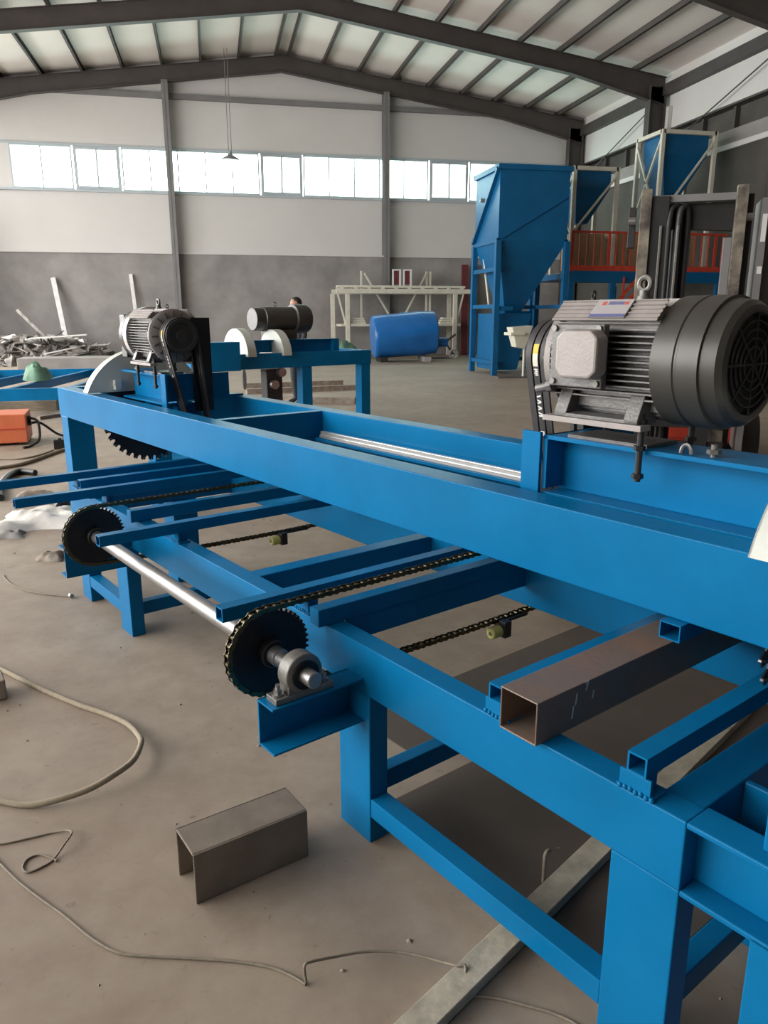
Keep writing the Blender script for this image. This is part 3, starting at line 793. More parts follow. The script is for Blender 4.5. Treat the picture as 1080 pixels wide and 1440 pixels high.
# pale flat bar under the bench
b_ = MB(); a = Vector((-.02, 1.02, .020)); q = Vector((2.35, 2.60, .020))
dr = (q - a).normalized()
b_.bar(Vector((0, 0, .020)), Vector((0, 0, .020)) + dr * (q - a).length, .068, .03)
single('flat_bar', b_, 'bar_dusty', 'long pale dusty bar lying on the floor diagonally under the bench', 'steel bar', (a.x, a.y, 0), bevel=.002)
for (s, lab) in ((1.02, 'short bent wire hook standing beside the pale bar under the bench front'), (1.95, 'bent wire hook standing beside the far part of the pale bar')):
    p = a + dr * s + Vector((-dr.y, dr.x, 0)) * .052
    hb = MB(); hb.tube(smooth_path([(0, 0, .005), (0, 0, .05), (.004, .006, .085), (.014, .012, .092), (.022, .016, .088)], 4), .0055, 8)
    single('wire_hook', hb, 'wire', lab, 'hook', (p.x, p.y, 0), smooth=60)
# thin sheets under the bench; their dark brown also paints in its shadow
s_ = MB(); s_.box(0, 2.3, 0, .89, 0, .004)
single('steel_sheet', s_, 'sheet_shaded', 'thin brown sheet, darkened as if in shadow, on the floor behind the front bench stretcher', 'sheet', mworld(1.235, .765, 0), MROT)
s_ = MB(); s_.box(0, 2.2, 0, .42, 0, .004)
single('steel_sheet', s_, 'sheet_shaded', 'thin brown sheet, darkened as if in shadow, on the floor under the yellow return roller', 'sheet', mworld(1.56, 1.73, 0), MROT + .02)

# crumpled things on the floor at the left
def crumple(name, m, label, cat, loc, rx, ry, h, seed, n=14, group=None, amp=.35, soft=0, turn=.3):
    """folded lump: ridged height field over a ragged outline, closed underneath; soft > 0 gives long folds"""
    rnd = random.Random(seed); mb = MB(); vs = []; fs = []
    folds = [(rnd.uniform(0, PI), rnd.uniform(2, 5), rnd.uniform(0, 6)) for _ in range(4)]
    for i in range(n):
        for j in range(n):
            x = (i / (n - 1) - .5) * 2; y = (j / (n - 1) - .5) * 2
            e = max(0, 1 - max(abs(x), abs(y)) ** 3)
            if soft:
                q_ = sum(abs(math.sin((x * math.cos(a_) + y * math.sin(a_)) * f_ + p_)) for (a_, f_, p_) in folds) / 4
                hh = h * e * (.25 + .75 * q_ + .15 * rnd.random())
                w_ = 1 + .18 * math.sin(3 * math.atan2(y, x) + seed); kx = ky = w_
            else:
                hh = h * e * (rnd.random() * .7 + .3)
                kx = 1 + amp * (rnd.random() - .5); ky = 1 + amp * (rnd.random() - .5)
            vs.append((rx * x * kx, ry * y * ky, max(.002, hh)))
    for i in range(n - 1):
        for j in range(n - 1): fs.append((i * n + j, i * n + j + 1, (i + 1) * n + j + 1, (i + 1) * n + j))
    base = len(vs)
    vs2 = [(x, y, 0) for (x, y, z) in vs]
    fs2 = [tuple(base + q_ for q_ in reversed(f_)) for f_ in fs]
    mb.add(vs + vs2, fs + fs2)
    ring = [j for j in range(n)] + [i * n + n - 1 for i in range(1, n)] + [(n - 1) * n + j for j in range(n - 2, -1, -1)] + [i * n for i in range(n - 2, 0, -1)]
    mb.f += [(ring[k_], ring[(k_ + 1) % len(ring)], base + ring[(k_ + 1) % len(ring)], base + ring[k_]) for k_ in range(len(ring))]
    return single(name, mb, m, label, cat, loc, rnd.uniform(-turn, turn), group, smooth=(40 if soft else None))
crumple('plastic_sheet', 'plastic_sheet', 'crumpled white plastic sheet on the floor left of the rear sprocket', 'plastic sheet', (-1.33, 5.98, 0), .32, .30, .10, 3, 26, soft=1)
crumple('rag', 'plaster', 'small grey crumpled rag in front of the white plastic sheet', 'rag', (-1.47, 5.60, 0), .10, .08, .05, 4, 14, soft=1)
crumple('debris_lump', 'rusty', 'small brown crumpled debris lump beside the rear bearing bracket', 'debris', (-1.08, 5.0, 0), .085, .075, .05, 5, 12, soft=1)
ground_tube('wire_rod', [(-1.29, 4.70), (-1.264, 4.626), (-1.185, 4.484), (-1.087, 4.378), (-1.0, 4.312), (-.85, 4.235)], .004, 'wire', 'thin bent rod on the floor ending in a bright nut near the table leg', 'rod')
n_ = MB(); n_.cyl((0, -.012, .013), (0, .012, .013), .013, 6); single('hex_nut', n_, 'steel', 'bright steel nut on the floor at the end of the thin rod', 'nut', (-.835, 4.225, 0), .5)
ground_tube('hose', [(-1.80, 6.75), (-1.877, 7.033), (-1.942, 7.4), (-1.959, 7.76), (-1.90, 7.92), (-1.747, 7.815)], .03, 'black', 'short thick black hose curved on the floor at the left edge', 'hose')
w_ = MB(); w_.box(-.05, .05, -.06, .06, 0, .085); single('wood_block', w_, 'rusty', 'small dark block at the left edge of the floor beside the tan hose', 'block', (-.955, 3.10, 0), .35, bevel=.006)
for (x, y, s, lab) in ((-1.55, 6.85, .16, 'dark brown rag lump on the floor under the overhanging rail end'), (-1.22, 6.55, .11, 'black rag lump on the floor behind the white plastic sheet')):
    crumple('rag', 'black' if s < .15 else 'rusty', lab, 'rag', (x, y, 0), s, s * .8, .07, int(x * 100), 14, soft=1)
# welder with its cables
wd = thing('welder_box', 'orange box-shaped welding machine on the floor at the left edge', 'welder', (-2.62, 10.05, 0), .12)
q = MB(); q.box(-.36, .36, -.3, .3, .03, .37); obj('housing', q, 'orange', wd, bevel=.012)
q = MB(); q.box(-.37, .37, -.308, -.300, .19, .205); obj('seam_strip', q, 'red', wd)
for x in (-.3, .3): q = MB(); q.box(x - .04, x + .04, -.28, .28, 0, .03); obj('foot', q, 'black', wd)
for z in (.30, .24):
    q = MB(); q.cyl((.36, -.12, z), (.40, -.12, z), .03, 12); obj('socket', q, 'black', wd)
def gt(name, pts, r, m, label, cat): return ground_tube(name, pts, r, m, label, cat)
gt('cable', [(-2.20, 9.94, .29), (-2.12, 9.92, .24), (-2.10, 9.80, .05), (-2.16, 9.62), (-2.22, 9.5)], .015, 'black', 'black cable hanging from the lower socket of the orange welder', 'cable')
gt('cable', [(-2.20, 9.95, .23), (-2.10, 9.98, .22), (-1.98, 10.2, .06), (-1.92, 10.4), (-1.75, 10.45)], .015, 'black', 'black cable running back from the upper socket of the orange welder', 'cable')
gt('cable', [(-2.45, 8.0), (-2.168, 8.237), (-2.002, 8.392), (-1.871, 8.778), (-1.757, 9.163), (-1.6, 9.4)], .018, 'rope', 'thick brown cable lying in front of the orange welder', 'cable')
gt('cable', [(-2.6, 8.75), (-2.302, 8.79), (-2.087, 8.784), (-1.946, 8.973), (-1.854, 9.282)], .009, 'rope', 'thin brown cable lying between welder and thick cable', 'cable')
q = MB(); q.box(-.07, .07, -.05, .05, 0, .11); q.box(-.02, .02, -.03, .03, .11, .125); single('battery_pack', q, 'black', 'small black box on the floor left of the bench post', 'box', (-1.80, 9.42, 0), .2, bevel=.006)

# blue frame on trestles, with a bundle on it
bf = thing('ladder_frame', 'low blue welded ladder frame on the floor at far left', 'frame', (-3.5, 14.3, 0), .02)
for y in (-1.9, 2.6): q = MB(); q.box(-3.6, 1.62, y - .05, y + .05, .27, .45); obj('side_rail', q, 'blue', bf, bevel=.004)
for x in (-2.9, -2.0, -1.1, -.2, .7, 1.55): q = MB(); q.bar((x - .35, -1.85, .36), (x + .35, 2.55, .36), .08, .14); obj('rung', q, 'blue', bf)
for (x, y) in ((-3.2, -1.9), (1.3, -1.9), (-3.2, 2.6), (1.3, 2.6)): q = MB(); q.box(x - .05, x + .05, y - .045, y + .045, 0, .27); obj('leg', q, 'blue', bf)
crumple('bundle', 'green', 'green and grey bundle lying on the blue ladder frame', 'bundle', (-2.95, 14.1, .45), .20, .30, .30, 12, 14, soft=1)
for (i, (x0, y0, x1, y1, w, h, m, lab)) in enumerate((
        (-5.0, 13.62, -2.55, 13.50, .22, .16, 'wood', 'long grey-brown timber beam lying on the floor before the blue frame'),
        (-2.60, 12.22, -2.30, 12.66, .07, .05, 'rusty', 'short dark bar on the floor behind the orange welder'))):
    q = MB(); q.bar((0, 0, h / 2), (x1 - x0, y1 - y0, h / 2), w, h); single('timber' if m == 'wood' else 'steel_bar', q, m, lab, 'beam' if m == 'wood' else 'steel bar', (x0, y0, 0))
crumple('rubble', 'plaster', 'small grey rubble heap on the floor beside the timber beam', 'rubble', (-2.75, 14.7, 0), .45, .35, .20, 21, 11)

# ================================================================== SECOND BENCH
m2 = thing('cutting_machine', 'second blue cutting bench standing behind the foreground bench, seen end-on', 'machine', mworld(5.8, 9.5), MROT)
O2 = (5.8, 9.5, 0)
def m2p(name, mb, m='blue', bevel=0.0, parent=None, smooth=None, label=None): return obj(name, mb, m, parent or m2, O2, smooth, bevel, label)
for t in (9.10, 9.80): m2p('upper_beam', B(4.15, 6.93, t, t + .10, .815, 1.013), bevel=.003)
for v_ in (4.15, 6.83): m2p('end_beam', B(v_, v_ + .10, 9.20, 9.80, .815, 1.013))
for (v_, t) in ((6.76, 9.11), (5.74, 9.11), (6.14, 9.74), (4.2, 9.74)): m2p('leg', B(v_, v_ + .16, t, t + .15, 0, .815), bevel=.003)
m2p('gear_case', B(5.18, 5.42, 9.11, 9.28, .25, .80), 'forklift_black', .01)
c = MB(); c.box(5.15, 6.5, 9.30, 9.46, 1.17, 1.182); c.box(5.15, 6.5, 9.375, 9.385, 1.014, 1.17); c.box(6.40, 6.5, 9.30, 9.46, 1.014, 1.17); m2p('carriage_beam', c, bevel=.002)
m2p('carriage_box', B(4.10, 4.68, 8.88, 9.09, .82, 1.18), bevel=.004)
def guard2(v_, R, lab):
    arc = [(9.38 + R * math.cos(PI * i / 24), .98 + R * math.sin(PI * i / 24)) for i in range(25)]
    e = MB()
    for vv in (v_ - .06, v_ + .055): e.prism([(vv, y, z) for (y, z) in arc], (.006, 0, 0))
    for i in range(24):
        (y, z), (y2, z2) = arc[i], arc[i + 1]; k_ = .98
        e.prism([(v_ - .06, y, z), (v_ - .06, y2, z2), (v_ - .06, 9.38 + (y2 - 9.38) * k_, .98 + (z2 - .98) * k_), (v_ - .06, 9.38 + (y - 9.38) * k_, .98 + (z - .98) * k_)], (.12, 0, 0))
    m2p('blade_guard', e, 'white_guard', smooth=25, label=lab)
guard2(4.93, .36, 'white arched blade guard'); guard2(5.48, .34, 'white dome-shaped blade guard')
for (v_, z, r) in ((4.93, 1.0, .17), (5.48, 1.0, .17)):
    e = MB(); e.cyl((v_ - .003, 9.38, z), (v_ + .003, 9.38, z), r, 32); m2p('saw_blade', e, 'sprocket')
mo = MB(); mo.lathe((5.24, 9.55, 1.455), (1, 0, 0), [(0, .12), (.0, .150), (.10, .155), (.11, .150), (.14, .150), (.15, .165), (.62, .165), (.63, .20), (.83, .20), (.87, .18), (.88, .14)], 40)
mb2 = m2p('motor', mo, 'motor_dark', smooth=35, label='dark cylindrical motor')
e = MB(); e.lathe((5.235, 9.55, 1.455), (1, 0, 0), [(0, .02), (0, .145), (.012, .150), (.012, .02)], 32); obj('end_shield', e, 'motor_grey', mb2, O2, 35)
e = MB(); e.box(5.45, 5.85, 9.40, 9.70, 1.182, 1.31); obj('motor_foot', e, 'motor_dark', mb2, O2)
e = MB(); e.tube([(5.60 + .025 * math.cos(2 * PI * i / 16), 9.55, 1.655 + .025 * math.sin(2 * PI * i / 16)) for i in range(16)], .008, 6, True); e.cyl((5.6, 9.55, 1.61), (5.6, 9.55, 1.635), .015, 10); obj('lifting_eye', e, 'cast_iron', mb2, O2)
e = MB(); e.cyl((5.27, 9.04, .60), (5.27, 9.11, .60), .06, 20); e.cyl((5.38, 9.03, .76), (5.38, 9.11, .76), .06, 20); m2p('bearing_cap', e, 'steel', smooth=35)
e = MB(); e.lathe((4.86, 9.15, .68), (.8, -.6, 0), [(0, .02), (0, .13), (.012, .13), (.012, .02)], 28); m2p('steel_disc', e, 'steel', smooth=35)
# long bars on the floor behind
for (x0, y0, x1, y1, w, lab) in ((.6, 16.75, 2.8, 17.1, .10, 'dark steel bar on the floor behind the second bench, farthest of three'), (.6, 15.45, 2.95, 15.9, .14, 'dark steel bar on the floor behind the second bench, middle of three'), (1.2, 13.8, 2.40, 13.28, .12, 'pale-ended steel bar on the floor just behind the second bench')):
    q = MB(); q.bar((0, 0, .05), (x1 - x0, y1 - y0, .05), w, .10); single('steel_bar', q, 'rusty', lab, 'steel bar', (x0, y0, 0))

# ================================================================== BACK-LEFT SCRAP HEAP
hp_ = crumple('scrap_heap', 'scrap', 'heap of grey scrap metal piled against the back wall at left', 'scrap', (-5.75, 27.5, 0), 2.4, 1.8, .95, 33, 40, turn=0)
hp_['kind'] = 'stuff'
rnd = random.Random(5)
for k in range(70):
    x = rnd.uniform(-7.6, -3.6); y = rnd.uniform(25.6, 28.9)
    hh = .95 * max(0, 1 - max(abs((x + 5.75) / 2.4), abs((y - 27.5) / 1.8)) ** 3) * .75
    L = rnd.uniform(.4, 1.5); th = rnd.uniform(0, PI); el = rnd.uniform(-.25, .45)
    d = Vector((math.cos(th) * math.cos(el), math.sin(th) * math.cos(el), math.sin(el)))
    q = MB(); q.bar(-d * L / 2, d * L / 2, rnd.uniform(.04, .28), rnd.uniform(.01, .04), (rnd.random() - .5, rnd.random() - .5, 1))
    single('scrap_piece', q, 'scrap_white' if rnd.random() < .22 else 'scrap', 'scrap metal strip tangled in the grey heap by the back wall', 'scrap', (x, y, hh + .08), group='strips in the scrap heap')
for (x, y, L, w, lab) in ((-4.75, 26.4, 1.7, .9, 'large white sheet on top of the scrap heap'), (-5.35, 25.0, .55, .6, 'small tilted white sheet at the front of the scrap heap')):
    q = MB(); q.bar((-L / 2, 0, 0), (L / 2, 0, .10), w, .03); single('white_sheet', q, 'scrap_white', lab, 'sheet', (x, y, .82 if L > 1 else .05), .1)
q = MB(); q.bar((0, 0, 0), (-.42, .85, 2.55), .16, .05, (0, 1, 0)); single('leaning_plank', q, 'scrap_white', 'pale pointed plank leaning on the back wall above the scrap heap', 'plank', (-4.92, 28.95, .25))
q = MB(); q.bar((0, 0, 0), (-.18, .30, 2.9), .12, .05, (0, 1, 0)); single('leaning_plank', q, 'scrap_white', 'thin pale plank leaning on the back wall behind the far saw head', 'plank', (-2.55, 29.55, .05))
q = MB(); q.bar((0, 0, 0), (-.9, .3, .95), .10, .05, (0, 1, 0)); single('leaning_plank', q, 'scrap', 'short grey plank sticking out of the scrap heap', 'plank', (-5.4, 28.0, .75))
q = MB(); q.box(-2.2, 2.2, -.5, .5, 0, .35); single('concrete_kerb', q, 'plaster', 'low grey concrete kerb before the scrap heap', 'kerb', (-3.2, 24.0, 0), .02, bevel=.02)

# ================================================================== BACK CENTRE: BENCH, TANK, CART
wbn = thing('workbench', 'long cream steel workbench against the back wall behind the blue tank', 'workbench', (6.9, 28.6, 0))
OB = (6.9, 28.6, 0)
def bp_(name, mb, m='cream', parent=None): return obj(name, mb, m, parent or wbn, OB, None, .004)
bp_('top_beam', B(4.45, 9.60, 28.2, 28.34, 2.28, 2.44)); bp_('top_beam', B(4.45, 9.60, 29.3, 29.44, 2.28, 2.44))
for k in range(10): bp_('top_slat', B(4.6 + .5 * k, 4.72 + .5 * k, 28.2, 29.44, 2.44, 2.48))
bp_('top_plank', B(4.5, 9.3, 28.25, 28.7, 2.48, 2.56))
for (x, y) in ((4.78, 28.22), (4.40, 29.3), (8.85, 28.22), (8.95, 29.3)): bp_('leg', B(x, x + .15, y, y + .12, 0, 2.28))
bp_('shelf', B(4.6, 9.15, 28.25, 29.4, 1.12, 1.20))
for (x0, x1, x2) in ((4.5, 4.78, 0), (9.25, 8.98, 0)):
    q = MB(); q.bar((x0, 28.3, 2.28), (x1, 28.3, 1.2), .06, .06, (0, 1, 0)); bp_('brace', q)
for (lab, x0, x1, s) in (('cream trestle post with diagonal strut on the workbench, left one', 5.5, 6.55, 1), ('cream double trestle post with diagonal strut on the workbench, right one', 8.08, 7.15, -1)):
    t = thing('trestle_post', lab, 'post', (x0, 29.0, 1.2)); 
    for dx in ((0,) if s > 0 else (-.07, .07)):
        q = MB(); q.box(dx - .035, dx + .035, -.035, .035, 0, 1.9); obj('upright', q, 'cream', t)
    q = MB(); q.bar((s * .1, -.06, 1.82), (x1 - x0, -.06, .32), .06, .06, (0, 1, 0)); obj('strut', q, 'cream', t)
for (x, lab) in ((6.72, 'upright white frame with red panel on the workbench, left of a pair'), (7.13, 'upright white frame with red panel on the workbench, right of a pair')):
    t = thing('panel_frame', lab, 'frame', (x, 28.45, 2.56))
    q = MB(); q.box(-.16, -.11, -.03, .03, 0, .58); q.box(.09, .16, -.03, .03, 0, .58); q.box(-.11, .09, -.03, .03, .53, .58); obj('frame', q, 'scrap_white', t)
    q = MB(); q.box(-.11, .09, -.01, .01, .05, .53); obj('panel', q, 'dark_red', t)
for (x, lab) in ((5.2, 'stack of pale slabs on the left end of the workbench shelf'), (8.8, 'stack of pale slabs on the right end of the workbench shelf')):
    t = thing('slab_stack', lab, 'slabs', (x, 28.6, 1.20))
    for k in range(3): q = MB(); q.box(-.4 + .05 * k, .35 - .03 * k, -.2, .2, k * .08, k * .08 + .065); obj('slab', q, 'cream', t)
crumple('cloth_heap', 'green', 'green and white cloth heap on the floor by the left workbench legs', 'cloth', (4.55, 26.9, 0), .40, .30, .70, 40, 14, soft=1)
# tank
tk = thing('mixer_drum', 'dented blue mixing drum lying on supports before the workbench', 'drum', (6.3, 25.6, 0), -.05)
q = MB()
q.lathe((-1.06, 0, .80), (1, 0, .07), [(0, .20), (0, .66), (.03, .69), (.12, .70), (1.3, .72), (1.55, .735), (2.1, .70), (2.13, .66), (2.13, .2)], 40)
def dent(x, y, z):
    k_ = math.exp(-((x - .75) ** 2 / .18 + (z - .65) ** 2 / .05 + (y + .7) ** 2 / .5)) * .16
    return (x, y + k_, z * 1.0)
q.xf(dent); obj('shell', q, 'tank_blue', tk, smooth=40)
for x in (-.75, .72): q = MB(); q.box(x - .12, x + .12, -.5, .5, 0, .16); obj('support', q, 'forklift_black' if x < 0 else 'plaster', tk)
q = MB(); q.box(-.12, .22, -.12, .12, 1.46, 1.60); obj('hatch', q, 'tank_blue', tk, bevel=.02)
q = MB(); q.cyl((1.05, 0, .62), (1.5, 0, .62), .16, 20); obj('outlet', q, 'tank_blue', tk, smooth=35)
# hand cart
hc = thing('hand_cart', 'grey hand cart with spoked wheel between the drum and the big hopper', 'cart', (8.35, 26.8, 0))
q = MB(); q.tube([(.05, .0 + .0, .19)] + [], .01) if False else None
q = MB(); q.tube([(.06 + .15 * math.cos(2 * PI * i / 24), -.1, .17 + .15 * math.sin(2 * PI * i / 24)) for i in range(24)], .035, 8, True); obj('wheel', q, 'scrap_white', hc, smooth=60)
q = MB(); q.cyl((.06, -.16, .17), (.06, .3, .17), .03, 10); obj('axle', q, 'cast_iron', hc)
q = MB(); q.bar((.05, 0, .2), (-.35, 0, .7), .06, .06); q.bar((-.55, 0, .35), (.15, 0, .85), .07, .07); obj('frame', q, 'cast_iron', hc)
q = MB(); q.box(-1.0, -.1, -.2, .2, .0, .07); obj('base_plate', q, 'plaster', hc)
for (x, tl, lab) in ((9.62, .12, 'dark red steel channel leaning on the back wall beside the hopper, left'), (9.92, .20, 'dark red steel channel leaning on the back wall beside the hopper, right')):
    q = MB(); q.bar((0, 0, .02), (tl, .50, 3.4), .24, .10, (0, 1, 0)); single('red_channel', q, 'dark_red', lab, 'steel channel', (x, 29.2, 0))

# ================================================================== BIG HOPPER
hop = thing('hopper', 'tall blue hopper on a blue leg frame near the back right', 'hopper', (7.95, 19.75, 0))
OH = (7.95, 19.75, 0); hx0, hx1, hy0, hy1 = 7.03, 8.86, 18.86, 20.62; hzT, hzM, hzB = 5.03, 3.30, 1.56
def hb(name, mb, m='hopper_blue', smooth=None, bevel=0.0): return obj(name, mb, m, hop, OH, smooth, bevel)
tx0, tx1, ty0, ty1 = 7.52, 7.95, 19.5, 19.95
q = MB(); q.box(hx0, hx1, hy0, hy1, hzM, hzT); hb('bin', q)
q = MB(); q.add([(hx0, hy0, hzM), (hx1, hy0, hzM), (hx1, hy1, hzM), (hx0, hy1, hzM), (tx0, ty0, hzB), (tx1, ty0, hzB), (tx1, ty1, hzB), (tx0, ty1, hzB)], [(0, 1, 5, 4), (1, 2, 6, 5), (2, 3, 7, 6), (3, 0, 4, 7), (4, 5, 6, 7), (3, 2, 1, 0)]); hb('cone', q)
q = MB(); q.box(tx0 - .06, tx1 + .06, ty0 - .06, ty1 + .06, hzB - .08, hzB); q.box(tx0, tx1, ty0, ty1, .95, hzB - .08); hb('outlet', q)
for (a, b, c_, d_) in ((hx0 - .06, hx1 + .06, hy0 - .06, hy0 + .02), (hx0 - .06, hx1 + .06, hy1 - .02, hy1 + .06), (hx0 - .06, hx0 + .02, hy0, hy1), (hx1 - .02, hx1 + .06, hy0, hy1)):
    q = MB(); q.box(a, b, c_, d_, hzT - .10, hzT + .02); hb('rim', q)
for (x, y) in ((hx0, hy0), (hx1, hy0), (hx0, hy1), (hx1, hy1)):
    q = MB(); q.box(x - .07, x + .07, y - .07, y + .07, 0, hzM); hb('leg', q, bevel=.006)
for z in (.32, 1.72, 2.62, hzM):
    for xx in ((hx0,) if z in (2.62,) else (hx0, hx1)):
        q = MB(); q.box(xx - .045, xx + .045, hy0, hy1, z - .05, z + .05); hb('tie_beam', q)
    if z != 2.62 and z != hzM:
        q = MB(); q.box(hx0, hx1, hy1 - .04, hy1 + .04, z - .05, z + .05); hb('tie_beam', q)
q = MB(); q.box(hx0, tx0 - .05, hy0 - .04, hy0 + .04, 1.62, 1.72); hb('tie_beam', q)
q = MB(); q.bar((hx0 - .05, hy1, hzM + .05), (hx0 - .05, hy0, hzT - .08), .10, .08); hb('diagonal_stiffener', q)
q = MB(); q.bar((hx0 + .1, hy0 - .008, hzM + .05), (hx1 - .05, hy0 - .008, hzT - .7), .06, .016); hb('diagonal_stiffener', q)
q = MB(); q.box(hx0 + .08, hx1 - .75, hy0 + .25, hy1 - .2, .12, 1.55); q.xf(lambda x, y, z: (x - (.0 if x < 8 else .25 * (1.55 - z)), y, z)); hb('lower_chute', q)
q = MB(); q.cyl((hx0 + .35, hy1 - .3, 1.7), (hx0 + .1, hy1 - .4, 3.1), .03, 8); hb('vibrator_rod', q, 'cream')
q = MB(); q.cyl((hx0 - .14, 19.9, 4.35), (hx0 - .02, 19.9, 4.35), .05, 12); hb('vent_cap', q, 'lamp_metal')
cr = thing('screw_feeder', 'cream cast housing on a thin stand below the big hopper', 'feeder', (7.35, 18.0, 0))
q = MB(); q.add([(-.28, -.2, 1.22), (.26, -.2, 1.26), (.26, .2, 1.26), (-.28, .2, 1.22), (-.15, -.16, .75), (.10, -.16, .70), (.10, .16, .70), (-.15, .16, .75)], [(0, 1, 2, 3), (7, 6, 5, 4), (0, 4, 5, 1), (1, 5, 6, 2), (2, 6, 7, 3), (3, 7, 4, 0)]); obj('housing', q, 'cream', cr, bevel=.02)
q = MB(); q.box(-.32, .05, -.24, .24, 1.03, 1.10); obj('flange', q, 'cream', cr, bevel=.01)
q = MB(); q.cyl((.13, 0, .03), (.13, 0, .75), .03, 10); q.cyl((.13, 0, 0), (.13, 0, .03), .10, 16); obj('stand', q, 'cream', cr)
q = MB(); q.box(-.55, 1.0, -.1, .2, 0, .04); obj('floor_plate', q, 'cast_iron', cr)
bx = thing('control_cabinet', 'small bright blue cabinet on legs behind the big hopper', 'cabinet', (8.67, 21.2, 0))
q = MB(); q.box(-.3, .3, -.2, .2, 1.15, 1.62); obj('body', q, 'blue', bx, bevel=.01)
for x in (-.26, .26): q = MB(); q.box(x - .03, x + .03, -.15, .15, 0, 1.15); obj('leg', q, 'blue', bx)

# ================================================================== MEZZANINE WITH SMALL HOPPERS
mz = thing('platform', 'blue steel platform with red guard rails along the right wall', 'platform', (12.0, 21.3, 0))
OZ = (12.0, 21.3, 0)
def zb(name, mb, m, **k_): return obj(name, mb, m, mz, OZ, None, .004)
zb('deck', B(9.45, 14.15, 19.95, 22.6, 2.46, 2.62), 'hopper_blue')
zb('edge_beam', B(9.45, 14.15, 19.85, 19.95, 2.36, 2.66), 'hopper_blue')
for x in (9.52, 10.75, 12.2, 14.0):
    for y in (19.9, 22.5): q = B(x - .08, x + .08, y - .06, y + .06, 0, 2.36); zb('leg', q, 'hopper_blue')
zb('toe_board', B(9.45, 14.15, 19.86, 19.88, 2.66, 2.80), 'red')
zb('top_rail', B(9.45, 14.15, 19.86, 19.92, 3.62, 3.68), 'red')
x = 9.5; k = 0
while x < 14.15:
    wd_ = .045 if k % 5 == 0 else .013
    zb('rail_post' if k % 5 == 0 else 'baluster', B(x - wd_, x + wd_, 19.87, 19.91, 2.66, 3.62), 'red'); x += .215; k += 1
q = MB(); q.bar((11.6, 19.78, 2.66), (10.55, 19.78, 1.5), .07, .07, (0, 1, 0)); zb('stair_rail', q, 'red')
q = MB(); q.bar((11.6, 19.4, 2.5), (10.2, 19.4, 1.1), .07, .07, (0, 1, 0)); zb('stair_rail', q, 'red')
zb('stair_post', B(11.0, 11.05, 19.76, 19.80, 1.0, 2.5), 'red')
def small_hopper(label, x0, x1, y0, y1, zT, zM, zB, zleg, tip):
    h = thing('small_hopper', label, 'hopper', ((x0 + x1) / 2, (y0 + y1) / 2, zleg), 0, 'small hoppers on the platform'); O = ((x0 + x1) / 2, (y0 + y1) / 2, zleg)
    i = .12
    q = MB(); t0, t1 = tip
    a = [(x0 + i, y0 + i), (x1 - i, y0 + i), (x1 - i, y1 - i), (x0 + i, y1 - i)]; b = [(t0, y0 + .3), (t1, y0 + .3), (t1, y1 - .3), (t0, y1 - .3)]
    q.add([(x, y, zT - .06) for (x, y) in a] + [(x, y, zM) for (x, y) in a] + [(x, y, zB) for (x, y) in b],
          [(0, 1, 2, 3)] + [(k_, k_ + 4, (k_ + 1) % 4 + 4, (k_ + 1) % 4) for k_ in range(4)] + [(4 + k_, 8 + k_, 8 + (k_ + 1) % 4, 4 + (k_ + 1) % 4) for k_ in range(4)] + [(8, 11, 10, 9)])
    obj('bin', q, 'hopper_blue', h, O)
    q = MB(); q.cyl(((t0 + t1) / 2, (y0 + y1) / 2, zB - .14), ((t0 + t1) / 2, (y0 + y1) / 2, zB), .06, 12); obj('outlet', q, 'steel', h, O)
    w_ = .05
    for (x, y) in ((x0, y0), (x1, y0), (x0, y1), (x1, y1)): q = B(x - w_, x + w_, y - w_, y + w_, zleg, zT); obj('leg', q, 'cream', h, O)
    for y in (y0, y1): q = B(x0, x1, y - w_, y + w_, zT - .1, zT); obj('top_rail', q, 'cream', h, O)
    for x in (x0, x1): q = B(x - w_, x + w_, y0, y1, zT - .1, zT); obj('top_rail', q, 'cream', h, O)
    zl = zleg + (zT - zleg) * .38
    for (p, r_) in (((x0, y0 - .03, zl), (x1, y0 - .03, zT - .2)), ((x0 - .03, y0, zl), (x0 - .03, y1, zT - .2)), ((x0 - .03, y1, zl), (x0 - .03, y0, zT - .2))):
        q = MB(); q.bar(p, r_, .05, .05, (1, 0, 0)); obj('brace', q, 'cream', h, O)
    return h
small_hopper('small blue hopper in a cream frame, right of the two on the platform', 12.10, 13.68, 20.2, 21.45, 6.32, 5.75, 4.72, 2.62, (12.45, 12.95))
small_hopper('small blue hopper in a grey frame, partly behind the big hopper', 9.70, 10.95, 20.4, 21.6, 5.36, 4.85, 3.95, 2.62, (9.95, 10.30))
boxes = ((12.62, 20.85, .80, 1.20, 'large brown carton behind the red rail, seen through the forklift mast'), (13.42, 20.85, .40, 1.05, 'narrow brown carton beside the large one behind the red rail'), (10.33, 20.95, 1.0, .95, 'brown carton under the left small hopper'), (11.52, 20.85, .95, 1.0, 'brown carton on the platform between the two small hoppers'))
for (x, y, w_, h_, lab) in boxes:
    q = MB(); q.box(-w_ / 2, w_ / 2, -.3, .3, .12, .12 + h_)
    c_ = thing('carton', lab, 'carton', (x, y, 2.62)); obj('box', q, 'cardboard', c_, bevel=.01)
    q = MB(); q.box(-w_ / 2, w_ / 2, -.3, .3, .10, .12); [q.box(px - .05, px + .05, -.3, .3, 0, .10) for px in (-w_ * .42, 0, w_ * .42)]; obj('pallet', q, 'wood', c_)
    q = MB(); q.box(-.03, .03, -.303, -.30, .12, .12 + h_); obj('tape', q, 'rusty', c_)

